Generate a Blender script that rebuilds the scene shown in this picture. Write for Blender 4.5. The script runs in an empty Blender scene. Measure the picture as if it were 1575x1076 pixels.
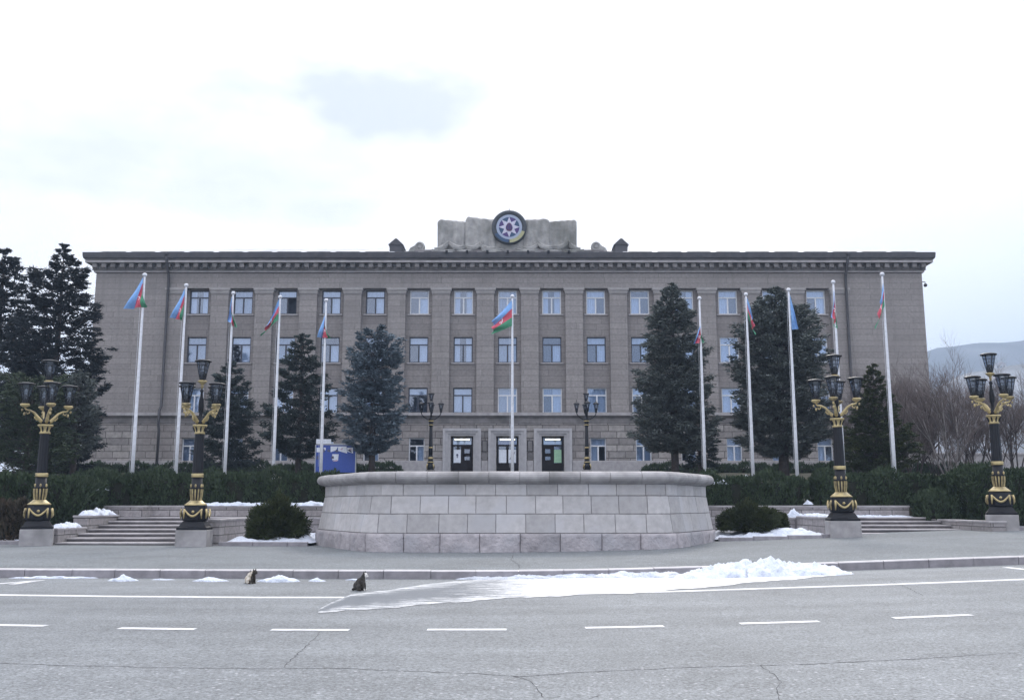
import bpy, math, random
import numpy as np
from mathutils import Vector, Matrix
R = math.radians
S = bpy.context.scene
COL = S.collection
random.seed(7)
RNG = np.random.default_rng(11)

# ------------------------------------------------------------------ camera
FPX, PITCH, CX, CY, ZC = 1460.0, R(9.2), 787.5, 538.0, 1.65   # focal length in photo pixels, eye height
cam = bpy.data.objects.new('camera', bpy.data.cameras.new('camera'))
COL.objects.link(cam)
cam.location = (0, 0, ZC)
cam.rotation_euler = (R(90) + PITCH, 0, 0)
cam.data.lens = 36 * FPX / 1575
cam.data.sensor_width = 36
cam.data.clip_end = 8000
S.camera = cam
S.view_settings.view_transform = 'Standard'
S.view_settings.look = 'None'
S.view_settings.exposure = 0.6
S.view_settings.gamma = 1.0

def ray(px, py):
    d = CY - py
    return (px - CX, FPX * math.cos(PITCH) - d * math.sin(PITCH), FPX * math.sin(PITCH) + d * math.cos(PITCH))
def at(px, py, Y):
    x, y, z = ray(px, py)
    return Vector((x / y * Y, Y, z / y * Y + ZC))
def zat(py, Y): return at(CX, py, Y).z
def xat(px, py, Y): return at(px, py, Y).x
def rise(x):
    return 0.033 * 1.5 * math.log1p(math.exp(min(30, (x - 1.5) / 1.5))) + 0.004 * max(0, -x)
def ground_at(px, py, dz=0.0):
    Y = 15.0
    for _ in range(30):
        x, y, z = ray(px, py)
        X = x / y * Y
        Y = (rise(X) + dz - ZC) / z * y
    return Vector((x / y * Y, Y, rise(X) + dz))

# ------------------------------------------------------------------ world and sun
SUN_EL, SUN_AZ = R(38), R(12)          # the sun stands ahead, a little to the right, behind thin cloud
W = bpy.data.worlds.new('World'); S.world = W; W.use_nodes = True
nt = W.node_tree; nt.nodes.clear()
def nd(nt, t, **kw):
    n = nt.nodes.new(t)
    for k, v in kw.items():
        if k.startswith('i_'):
            key = k[2:].replace('_', ' ')
            n.inputs[key].default_value = v
        else: setattr(n, k, v)
    return n
def mth(nt, op, a, b=None, c=None, clamp=False):
    n = nt.nodes.new('ShaderNodeMath'); n.operation = op; n.use_clamp = clamp
    for i, v in enumerate((a, b, c)):
        if v is None: continue
        if isinstance(v, (int, float)): n.inputs[i].default_value = v
        else: nt.links.new(v, n.inputs[i])
    return n.outputs[0]
def mixc(nt, f, a, b, blend='MIX'):
    n = nt.nodes.new('ShaderNodeMix'); n.data_type = 'RGBA'; n.blend_type = blend
    for i, v in ((0, f), (6, a), (7, b)):
        if isinstance(v, (int, float)): n.inputs[i].default_value = v
        elif isinstance(v, tuple): n.inputs[i].default_value = v if len(v) == 4 else v + (1,)
        else: nt.links.new(v, n.inputs[i])
    return n.outputs[2]
out = nd(nt, 'ShaderNodeOutputWorld')
bg = nd(nt, 'ShaderNodeBackground')
nt.links.new(bg.outputs[0], out.inputs[0])
sky = nd(nt, 'ShaderNodeTexSky', sky_type='NISHITA')
sky.sun_disc = False; sky.sun_elevation = SUN_EL; sky.sun_rotation = SUN_AZ
skyc = mixc(nt, 1.0, sky.outputs[0], (1.0, 1.0, 1.0), 'MULTIPLY')
tc = nd(nt, 'ShaderNodeTexCoord')
sep = nd(nt, 'ShaderNodeSeparateXYZ'); nt.links.new(tc.outputs['Generated'], sep.inputs[0])
ax = mth(nt, 'ARCTAN2', sep.outputs[0], sep.outputs[1])          # azimuth from +Y
el = mth(nt, 'ARCSINE', sep.outputs[2])
nz = nd(nt, 'ShaderNodeTexNoise', i_Scale=3.2, i_Detail=6.0, i_Roughness=0.55)
mp = nd(nt, 'ShaderNodeMapping'); mp.inputs['Scale'].default_value = (1, 1, 2.6)
nt.links.new(tc.outputs['Generated'], mp.inputs[0]); nt.links.new(mp.outputs[0], nz.inputs['Vector'])
nfac = nz.outputs[0]
nz2 = nd(nt, 'ShaderNodeTexNoise', i_Scale=7.0, i_Detail=6.0, i_Roughness=0.6)
nt.links.new(mp.outputs[0], nz2.inputs['Vector'])
def dirae(px, py):
    v = Vector(ray(px, py)).normalized()
    return math.atan2(v.x, v.y), math.asin(v.z)
tot = None
for px, py, rx, ry, st in ((590, 150, 165, 66, 1.25), (375, 150, 85, 42, .8), (515, 322, 85, 28, .75), (250, 235, 380, 75, .75),
                           (800, 255, 120, 40, .42), (60, 330, 200, 60, .25), (470, 130, 50, 18, .5), (120, 190, 260, 50, .35), (1350, 330, 260, 60, .12)):
    a0, e0 = dirae(px, py)
    da = mth(nt, 'DIVIDE', mth(nt, 'SUBTRACT', ax, a0), rx / 1460 * 1.05)
    de = mth(nt, 'DIVIDE', mth(nt, 'SUBTRACT', el, e0), ry / 1460 * 1.05)
    wob = mth(nt, 'MULTIPLY', mth(nt, 'SUBTRACT', nz2.outputs[0], .5), 4.2)
    d2 = mth(nt, 'ADD', mth(nt, 'ADD', mth(nt, 'MULTIPLY', da, da), mth(nt, 'MULTIPLY', de, de)), wob)
    f = mth(nt, 'MULTIPLY', mth(nt, 'MULTIPLY', mth(nt, 'SUBTRACT', 1.7, d2), .5, clamp=True), st)
    tot = f if tot is None else mth(nt, 'MAXIMUM', tot, f)
fr = nd(nt, 'ShaderNodeMapRange', interpolation_type='SMOOTHSTEP'); nt.links.new(nfac, fr.inputs[0])
fr.inputs[1].default_value = .52; fr.inputs[2].default_value = .75; fr.inputs[3].default_value = 0; fr.inputs[4].default_value = .28
tot = mth(nt, 'MAXIMUM', tot, fr.outputs[0])
tot = mth(nt, 'MULTIPLY', tot, 1.0)
# low right of the sky turns pale blue
rb = nd(nt, 'ShaderNodeMapRange'); nt.links.new(ax, rb.inputs[0])
rb.inputs[1].default_value = .2; rb.inputs[2].default_value = .5; rb.inputs[3].default_value = 0; rb.inputs[4].default_value = 1
rl = nd(nt, 'ShaderNodeMapRange'); nt.links.new(el, rl.inputs[0])
rl.inputs[1].default_value = .34; rl.inputs[2].default_value = .1; rl.inputs[3].default_value = 0; rl.inputs[4].default_value = 1
white = mixc(nt, mth(nt, 'MULTIPLY', rb.outputs[0], rl.outputs[0]), (1.01, .99, 1.0), (.66, .74, .86))
cloud = mixc(nt, tot, white, (.60, .63, .71))
# overcast: brighter towards the zenith
zr = nd(nt, 'ShaderNodeMapRange', interpolation_type='SMOOTHSTEP'); nt.links.new(el, zr.inputs[0])
zr.inputs[1].default_value = .5; zr.inputs[2].default_value = 1.2; zr.inputs[3].default_value = 1.0; zr.inputs[4].default_value = 1.75
cb = mixc(nt, 1.0, cloud, (1, 1, 1), 'MULTIPLY')
vm = nd(nt, 'ShaderNodeVectorMath', operation='SCALE'); nt.links.new(cb, vm.inputs[0]); nt.links.new(zr.outputs[0], vm.inputs['Scale'])
vb = nd(nt, 'ShaderNodeVectorMath', operation='MULTIPLY'); nt.links.new(vm.outputs[0], vb.inputs[0])
bt = nd(nt, 'ShaderNodeMapRange'); nt.links.new(sep.outputs[1], bt.inputs[0])     # away from the sun the cloud is duller and bluer
bt.inputs[1].default_value = .3; bt.inputs[2].default_value = -.4; bt.inputs[3].default_value = 0; bt.inputs[4].default_value = 1
btc = mixc(nt, bt.outputs[0], (1, 1, 1), (.88, .92, 1.0)); nt.links.new(btc, vb.inputs[1])
skys = nd(nt, 'ShaderNodeVectorMath', operation='SCALE'); nt.links.new(skyc, skys.inputs[0]); skys.inputs['Scale'].default_value = .10
fin = mixc(nt, .93, skys.outputs[0], vb.outputs[0])
nt.links.new(fin, bg.inputs[0]); bg.inputs[1].default_value = 1.08

sl = bpy.data.lights.new('sun', 'SUN'); sl.energy = 1.0; sl.angle = R(14); sl.color = (1, .95, .88)
so = bpy.data.objects.new('sun', sl); COL.objects.link(so)
sd = Vector((math.sin(SUN_AZ) * math.cos(SUN_EL), math.cos(SUN_AZ) * math.cos(SUN_EL), math.sin(SUN_EL)))
so.rotation_euler = sd.to_track_quat('Z', 'Y').to_euler()
so.location = (10, 60, 60)

# ------------------------------------------------------------------ materials
def newmat(name):
    m = bpy.data.materials.new(name); m.use_nodes = True
    n = m.node_tree; b = n.nodes['Principled BSDF']
    return m, n, b
def pos(n, kind='world', scale=1.0):
    if kind == 'world':
        o = n.nodes.new('ShaderNodeNewGeometry').outputs['Position']
    else:
        o = n.nodes.new('ShaderNodeTexCoord').outputs['Object']
    return o
def noise(n, vec, scale, detail=4, rough=.55):
    t = n.nodes.new('ShaderNodeTexNoise'); t.inputs['Scale'].default_value = scale
    t.inputs['Detail'].default_value = detail; t.inputs['Roughness'].default_value = rough
    n.links.new(vec, t.inputs['Vector']); return t.outputs[0]
def ramp(n, f, lo, hi, a=0.0, b=1.0):
    t = n.nodes.new('ShaderNodeMapRange'); n.links.new(f, t.inputs[0])
    for i, v in enumerate((lo, hi, a, b)): t.inputs[i + 1].default_value = v
    return t.outputs[0]
def bump(n, b, h, strength=.4, dist=.02):
    t = n.nodes.new('ShaderNodeBump'); t.inputs['Strength'].default_value = strength; t.inputs['Distance'].default_value = dist
    n.links.new(h, t.inputs['Height']); n.links.new(t.outputs[0], b.inputs['Normal'])
def mat_noise(name, c1, c2, scale=4, rough=.8, kind='world', bs=.3, bd=.01, bscale=30, metallic=0, island=0, spec=.5, c3=None):
    m, n, b = newmat(name); v = pos(n, kind)
    f = ramp(n, noise(n, v, scale), .3, .7)
    c = mixc(n, f, c1, c2)
    if c3: c = mixc(n, ramp(n, noise(n, v, scale * .23, 3), .48, .68), c, c3)
    if island:
        g = n.nodes.new('ShaderNodeNewGeometry')
        k = ramp(n, g.outputs['Random Per Island'], 0, 1, 1 - island, 1 + island)
        vm = n.nodes.new('ShaderNodeVectorMath'); vm.operation = 'SCALE'
        n.links.new(c, vm.inputs[0]); n.links.new(k, vm.inputs['Scale']); c = vm.outputs[0]
    n.links.new(c, b.inputs['Base Color'])
    b.inputs['Roughness'].default_value = rough; b.inputs['Metallic'].default_value = metallic
    b.inputs['Specular IOR Level'].default_value = spec
    if bs: bump(n, b, noise(n, v, bscale, 3), bs, bd)
    return m
def mat_blocks(name, c1, c2, mortar, bw, bh, msize=.012, off=.5, rough=.85, bs=.5, bd=.02, var=.5, nscale=6.0, stain=None, zoff=0.0):
    m, n, b = newmat(name); v = pos(n)
    s = n.nodes.new('ShaderNodeSeparateXYZ'); n.links.new(v, s.inputs[0])
    xy = mth(n, 'ADD', s.outputs[0], s.outputs[1])
    wob = mth(n, 'MULTIPLY', mth(n, 'SUBTRACT', noise(n, v, 2.5, 2), .5), .02)
    c = n.nodes.new('ShaderNodeCombineXYZ'); n.links.new(xy, c.inputs[0]); n.links.new(mth(n, 'ADD', mth(n, 'ADD', s.outputs[2], wob), zoff), c.inputs[1])
    t = n.nodes.new('ShaderNodeTexBrick'); n.links.new(c.outputs[0], t.inputs['Vector'])
    t.inputs['Color1'].default_value = c1 + (1,); t.inputs['Color2'].default_value = c2 + (1,); t.inputs['Mortar'].default_value = mortar + (1,)
    t.inputs['Scale'].default_value = 1; t.inputs['Mortar Size'].default_value = msize; t.inputs['Mortar Smooth'].default_value = .2
    t.inputs['Brick Width'].default_value = bw; t.inputs['Row Height'].default_value = bh; t.offset = off; t.squash = 1.35; t.squash_frequency = 3
    f = noise(n, v, nscale, 6, .65)
    k = ramp(n, f, .25, .75, 1 - var * .5, 1 + var * .5)
    vm = n.nodes.new('ShaderNodeVectorMath'); vm.operation = 'SCALE'; n.links.new(t.outputs[0], vm.inputs[0]); n.links.new(k, vm.inputs['Scale'])
    col = vm.outputs[0]
    big = ramp(n, noise(n, v, .22, 4), .45, .7)
    col = mixc(n, mth(n, 'MULTIPLY', big, .5), col, stain or c2)
    # run-off streaks: stretched vertically
    mp = n.nodes.new('ShaderNodeMapping'); mp.inputs['Scale'].default_value = (2.2, 2.2, .12); n.links.new(v, mp.inputs[0])
    st = ramp(n, noise(n, mp.outputs[0], 1.0, 5, .6), .5, .78)
    col = mixc(n, mth(n, 'MULTIPLY', st, .6), col, tuple(x * .62 for x in c1))
    n.links.new(col, b.inputs['Base Color']); b.inputs['Roughness'].default_value = rough
    h = mth(n, 'ADD', mth(n, 'MULTIPLY', t.outputs['Fac'], -1.0), mth(n, 'MULTIPLY', noise(n, v, nscale * 2.5, 5, .7), .9))
    bump(n, b, h, bs, bd)
    return m
def plain(name, c, rough=.5, metallic=0, spec=.5, emit=0):
    m, n, b = newmat(name)
    v = pos(n, 'obj'); f = ramp(n, noise(n, v, 9, 3), .3, .7)
    n.links.new(mixc(n, f, tuple(x * .88 for x in c), tuple(min(1, x * 1.08) for x in c)), b.inputs['Base Color'])
    b.inputs['Roughness'].default_value = rough; b.inputs['Metallic'].default_value = metallic
    b.inputs['Specular IOR Level'].default_value = spec
    if emit: b.inputs['Emission Color'].default_value = c + (1,); b.inputs['Emission Strength'].default_value = emit
    return m
M = {}
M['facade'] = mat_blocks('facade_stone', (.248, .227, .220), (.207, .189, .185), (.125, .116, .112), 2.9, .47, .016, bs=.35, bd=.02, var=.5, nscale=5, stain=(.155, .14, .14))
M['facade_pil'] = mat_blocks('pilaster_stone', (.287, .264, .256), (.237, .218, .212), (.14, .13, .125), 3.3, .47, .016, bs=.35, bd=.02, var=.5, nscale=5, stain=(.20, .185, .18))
M['rustic'] = mat_blocks('rusticated_stone', (.36, .335, .32), (.225, .21, .205), (.09, .082, .08), 1.3, .52, .03, bs=.9, bd=.08, var=.6, nscale=3.5, stain=(.25, .22, .21))
M['trim'] = mat_noise('trim_stone', (.25, .235, .235), (.17, .16, .16), 2.5, .85, bs=.4, bd=.02, bscale=14, c3=(.12, .115, .115))
M['trim_light'] = mat_noise('pale_trim_stone', (.40, .38, .385), (.28, .265, .27), 3, .8, bs=.3, bd=.01, bscale=18)
M['trim_mid'] = mat_noise('capital_stone', (.36, .34, .335), (.28, .265, .262), 2.5, .85, bs=.4, bd=.02, bscale=14)
M['surround'] = mat_noise('smooth_pale_surround', (.43, .42, .43), (.34, .33, .345), 3, .8, bs=.2, bd=.01, bscale=18)
M['kerb_top'] = mat_noise('highlit_kerb_top', (.60, .58, .58), (.46, .44, .45), 4, .7, bs=.3, bd=.01, bscale=30, island=.08)  # paler than the kerb face: the highlight on the top is put into the colour
M['soffit'] = mat_noise('dark_eave', (.075, .072, .08), (.045, .045, .05), 2, .7, bs=.2)
M['roof'] = mat_noise('roof_sheet_thin_snow', (.52, .54, .58), (.30, .31, .34), .8, .6, bs=.2, bd=.01, c3=(.7, .72, .76))
M['relief'] = mat_noise('roof_relief_stone', (.40, .39, .375), (.25, .245, .24), 1.6, .9, bs=.9, bd=.08, bscale=5, c3=(.19, .19, .175))
M['granite'] = mat_noise('pale_granite_block', (.46, .445, .445), (.355, .343, .345), 5, .75, bs=.35, bd=.01, bscale=45, island=.16, c3=(.43, .425, .44))
M['granite_rough'] = mat_noise('rock_faced_granite', (.42, .39, .405), (.30, .28, .295), 4, .85, bs=1.0, bd=.05, bscale=9, island=.14, c3=(.33, .32, .34))
M['coping'] = mat_noise('weathered_coping', (.40, .385, .39), (.27, .26, .265), 3, .8, bs=.5, bd=.015, bscale=30, island=.10, c3=(.20, .195, .195))
M['mortar'] = mat_noise('mortar', (.17, .16, .16), (.11, .105, .105), 8, .9)
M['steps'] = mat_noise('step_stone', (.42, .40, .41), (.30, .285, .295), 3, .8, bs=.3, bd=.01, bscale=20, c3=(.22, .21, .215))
M['steps_riser'] = mat_noise('shaded_step_riser_stone', (.17, .16, .165), (.11, .10, .105), 3, .9, bs=.4, bd=.02, bscale=14)  # same stone as the treads, with the shadow on the risers painted in
M['wallstone'] = mat_blocks('low_wall_stone', (.36, .335, .34), (.27, .25, .25), (.10, .095, .095), .95, .28, .018, bs=.8, bd=.04, var=.6, nscale=6, stain=(.24, .22, .22))
M['kerbstone'] = mat_noise('kerb_stone', (.30, .285, .305), (.20, .19, .205), 4, .8, bs=.5, bd=.01, bscale=30, island=.14)
M['black'] = plain('black_cast_iron', (.010, .011, .015), .5, spec=.25)
M['black_cap'] = plain('black_lantern_cap', (.016, .017, .022), .4, spec=.4)
M['gold'] = mat_noise('tarnished_gold_paint', (.52, .42, .21), (.40, .32, .16), 14, .42, kind='obj', bs=.4, bd=.004, bscale=60, metallic=.35, c3=(.22, .18, .10))
M['pole'] = plain('white_pole', (.62, .64, .69), .4)
M['steel'] = plain('grey_metal', (.35, .37, .4), .4, .6)
M['frame_dark'] = plain('dark_window_frame', (.035, .042, .065), .5)
M['frame_white'] = plain('white_window_frame', (.66, .68, .72), .5)
M['door'] = plain('dark_brown_door', (.014, .010, .011), .6, spec=.15)
M['room'] = plain('dark_room', (.07, .08, .11), .9)
M['curtain'] = plain('pale_curtain', (.62, .68, .78), .9)
M['curtain_blue'] = plain('blue_grey_blind', (.30, .36, .46), .9)
M['paper'] = plain('paper', (.72, .76, .84), .8)
M['paper_green'] = plain('green_poster', (.30, .50, .34), .8)
M['ink'] = plain('ink', (.08, .09, .16), .8)
M['board_blue'] = plain('blue_board', (.030, .075, .36), .5)
M['pink'] = plain('pale_pink_print', (.55, .42, .52), .7)
M['snow'] = mat_noise('snow', (.70, .74, .82), (.54, .59, .70), 7, .7, bs=1.0, bd=.09, bscale=8)
M['snow_dirty'] = mat_noise('slushy_snow', (.68, .72, .80), (.45, .49, .58), 6, .6, bs=1.0, bd=.08, bscale=12, c3=(.36, .38, .43))
M['bark'] = mat_noise('bark', (.075, .06, .055), (.035, .03, .03), 8, .95, bs=.8, bd=.03, bscale=25)
M['bark_pale'] = mat_noise('pale_grey_bark', (.27, .25, .245), (.14, .125, .125), 5, .95, bs=.5, bd=.02, bscale=20)
M['twig'] = mat_noise('bare_twigs', (.15, .122, .118), (.095, .078, .076), 3, .95, bs=0)
M['soil'] = mat_noise('winter_soil_and_turf', (.075, .075, .045), (.05, .045, .035), 3, .95, bs=.8, bd=.05, bscale=10, c3=(.11, .10, .075))
M['fl_blue'] = plain('flag_light_blue', (.20, .38, .70), .85)
M['fl_red'] = plain('flag_red', (.52, .09, .13), .85)
M['fl_green'] = plain('flag_green', (.06, .24, .14), .85)
M['fl_white'] = plain('flag_white', (.80, .82, .86), .8)
M['em_dark'] = mat_noise('emblem_weathered_ring', (.075, .085, .095), (.04, .045, .055), 6, .8, bs=.8, bd=.03, bscale=10)
M['em_white'] = plain('emblem_white', (.52, .51, .62), .7)
M['em_ring'] = plain('emblem_pale_ring', (.32, .37, .48), .7)
M['em_navy'] = plain('emblem_blue', (.035, .05, .20), .7)
M['em_purple'] = plain('emblem_plum', (.07, .04, .16), .7)
M['em_teal'] = plain('emblem_teal', (.035, .075, .15), .7)
M['em_red'] = plain('emblem_flame', (.11, .05, .11), .7)
M['em_gold'] = plain('emblem_gold', (.36, .35, .20), .7)
M['lamp_glow'] = plain('lit_tube', (1.0, .95, .72), .5, emit=1.1)
M['paint'] = mat_noise('road_paint', (.80, .80, .82), (.62, .62, .64), 12, .6, bs=.2, c3=(.5, .5, .5))
M['crack'] = plain('road_crack', (.05, .05, .055), .9)
M['house'] = mat_noise('far_house_render', (.62, .60, .60), (.45, .44, .44), .1, .8, bs=0)
M['house_roof'] = mat_noise('far_house_roof', (.60, .62, .66), (.35, .28, .27), .05, .8, bs=0)
M['window_far'] = plain('far_window', (.05, .06, .08), .3)

def foliage(name, c1, c2, c3, sat=.5):
    m, n, b = newmat(name); v = pos(n)
    g = n.nodes.new('ShaderNodeNewGeometry')
    c = mixc(n, g.outputs['Random Per Island'], c1, c2)
    c = mixc(n, ramp(n, noise(n, v, .9, 3), .45, .68), c, c3)
    n.links.new(c, b.inputs['Base Color']); b.inputs['Roughness'].default_value = .75
    b.inputs['Specular IOR Level'].default_value = .25
    return m
M['spruce'] = foliage('spruce_needles', (.022, .034, .032), (.050, .066, .060), (.036, .052, .052))
M['spruce_dark'] = foliage('dark_spruce_needles', (0.0089, 0.014, 0.0166), (0.0204, 0.0281, 0.0306), (0.0153, 0.0211, 0.0268))
M['blue_spruce'] = foliage('blue_spruce_needles', (.055, .080, .100), (.155, .200, .240), (.095, .128, .155))
M['grey_spruce'] = foliage('grey_green_spruce_needles', (.056, .070, .066), (.128, .146, .138), (.088, .104, .100))
M['pine'] = foliage('pine_needles', (.026, .042, .024), (.06, .078, .042), (.038, .056, .036))
M['hedge'] = foliage('thuja_hedge_leaves', (0.02, 0.035, 0.0175), (0.05, 0.075, 0.0375), (0.035, 0.0525, 0.0275))
M['bush'] = foliage('round_bush_leaves', (.020, .032, .010), (.055, .065, .022), (.032, .042, .018))
M['brownbush'] = foliage('brown_winter_thuja', (.035, .028, .018), (.075, .055, .04), (.045, .045, .03))
M['hedge_core'] = mat_noise('hedge_inside', (.018, .020, .012), (.010, .012, .008), 5, 1, bs=0)

def glassmat():
    m, n, b = newmat('window_glass'); n.nodes.remove(b)
    o = n.nodes['Material Output']
    gl = n.nodes.new('ShaderNodeBsdfGlossy'); gl.inputs['Roughness'].default_value = .03
    gl.inputs['Color'].default_value = (.72, .82, 1, 1)
    tr = n.nodes.new('ShaderNodeBsdfTransparent'); tr.inputs['Color'].default_value = (.72, .8, .9, 1)
    mx = n.nodes.new('ShaderNodeMixShader')
    lw = n.nodes.new('ShaderNodeLayerWeight'); lw.inputs[0].default_value = .5
    n.links.new(mth(n, 'ADD', mth(n, 'MULTIPLY', lw.outputs['Facing'], .45), .20), mx.inputs[0])
    v = pos(n); t = n.nodes.new('ShaderNodeBump'); t.inputs['Strength'].default_value = .03; t.inputs['Distance'].default_value = .02
    n.links.new(noise(n, v, 1.3, 2), t.inputs['Height']); n.links.new(t.outputs[0], gl.inputs['Normal'])
    n.links.new(tr.outputs[0], mx.inputs[1]); n.links.new(gl.outputs[0], mx.inputs[2]); n.links.new(mx.outputs[0], o.inputs[0])
    return m
M['glass'] = glassmat()
def lampglass():
    m, n, b = newmat('smoky_lantern_glass'); n.nodes.remove(b); o = n.nodes['Material Output']
    gl = n.nodes.new('ShaderNodeBsdfGlossy'); gl.inputs['Roughness'].default_value = .08; gl.inputs['Color'].default_value = (.8, .88, 1, 1)
    tr = n.nodes.new('ShaderNodeBsdfTransparent'); tr.inputs['Color'].default_value = (.60, .64, .70, 1)
    mx = n.nodes.new('ShaderNodeMixShader'); mx.inputs[0].default_value = .14
    n.links.new(tr.outputs[0], mx.inputs[1]); n.links.new(gl.outputs[0], mx.inputs[2]); n.links.new(mx.outputs[0], o.inputs[0])
    return m
M['lampglass'] = lampglass()

def asphalt(name, base, coarse_y=None, rough=.72):
    m, n, b = newmat(name); v = pos(n)
    a = noise(n, v, 34, 3, .8); bb = noise(n, v, 11, 3, .75); big = noise(n, v, .35, 5, .6); mid = noise(n, v, 2.2, 4, .6)
    speck = n.nodes.new('ShaderNodeTexVoronoi'); speck.inputs['Scale'].default_value = 13; n.links.new(v, speck.inputs['Vector'])
    chips = ramp(n, speck.outputs['Distance'], .08, .30, 1, 0)
    sc = n.nodes.new('ShaderNodeSeparateColor'); n.links.new(speck.outputs['Color'], sc.inputs[0])
    chips = mth(n, 'MULTIPLY', chips, ramp(n, sc.outputs[0], .62, .8))
    k = ramp(n, big, .3, .7, .82, 1.13)
    k = mth(n, 'MULTIPLY', k, ramp(n, mid, .3, .7, .92, 1.07))
    k = mth(n, 'MULTIPLY', k, ramp(n, bb, .3, .7, .84, 1.16))
    k = mth(n, 'MULTIPLY', k, ramp(n, a, .36, .64, .50, 1.50))
    if coarse_y:
        s = n.nodes.new('ShaderNodeSeparateXYZ'); n.links.new(v, s.inputs[0])
        near = ramp(n, mth(n, 'ADD', s.outputs[1], mth(n, 'MULTIPLY', mth(n, 'MULTIPLY', s.outputs[0], s.outputs[0]), -.012)), coarse_y, coarse_y - .25)
        chips = mth(n, 'MULTIPLY', chips, mth(n, 'ADD', mth(n, 'MULTIPLY', near, .7), .28))
        # long soft tyre-polish bands along the lanes
        mp = n.nodes.new('ShaderNodeMapping'); mp.inputs['Scale'].default_value = (.04, 1.1, 1); n.links.new(v, mp.inputs[0])
        k = mth(n, 'MULTIPLY', k, ramp(n, noise(n, mp.outputs[0], 1.0, 4), .35, .65, .87, 1.09))
    vm = n.nodes.new('ShaderNodeVectorMath'); vm.operation = 'SCALE'; vm.inputs[0].default_value = base; n.links.new(k, vm.inputs['Scale'])
    c = mixc(n, mth(n, 'MULTIPLY', chips, .75), vm.outputs[0], (.50, .50, .53))
    n.links.new(c, b.inputs['Base Color']); b.inputs['Roughness'].default_value = rough
    h = mth(n, 'ADD', mth(n, 'MULTIPLY', bb, 1.0), mth(n, 'MULTIPLY', a, .6))
    bump(n, b, h, .55, .008)
    return m
M['asphalt'] = asphalt('road_asphalt', (.172, .184, .194), 10.15)
M['pavement'] = asphalt('pavement_asphalt', (.140, .154, .164), None, .8)

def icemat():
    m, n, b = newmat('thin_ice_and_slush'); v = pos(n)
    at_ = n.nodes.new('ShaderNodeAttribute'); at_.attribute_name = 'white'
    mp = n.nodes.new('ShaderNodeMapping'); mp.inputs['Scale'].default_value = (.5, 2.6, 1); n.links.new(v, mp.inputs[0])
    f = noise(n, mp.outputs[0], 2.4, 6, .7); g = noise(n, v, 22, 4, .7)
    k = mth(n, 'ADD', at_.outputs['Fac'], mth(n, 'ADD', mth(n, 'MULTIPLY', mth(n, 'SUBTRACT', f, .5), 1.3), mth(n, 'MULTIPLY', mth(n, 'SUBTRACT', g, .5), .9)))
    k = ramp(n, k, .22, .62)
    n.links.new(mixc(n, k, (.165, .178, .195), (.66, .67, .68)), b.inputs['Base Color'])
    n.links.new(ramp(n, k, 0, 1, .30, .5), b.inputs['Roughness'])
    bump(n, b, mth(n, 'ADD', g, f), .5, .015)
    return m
M['ice'] = icemat()

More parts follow.
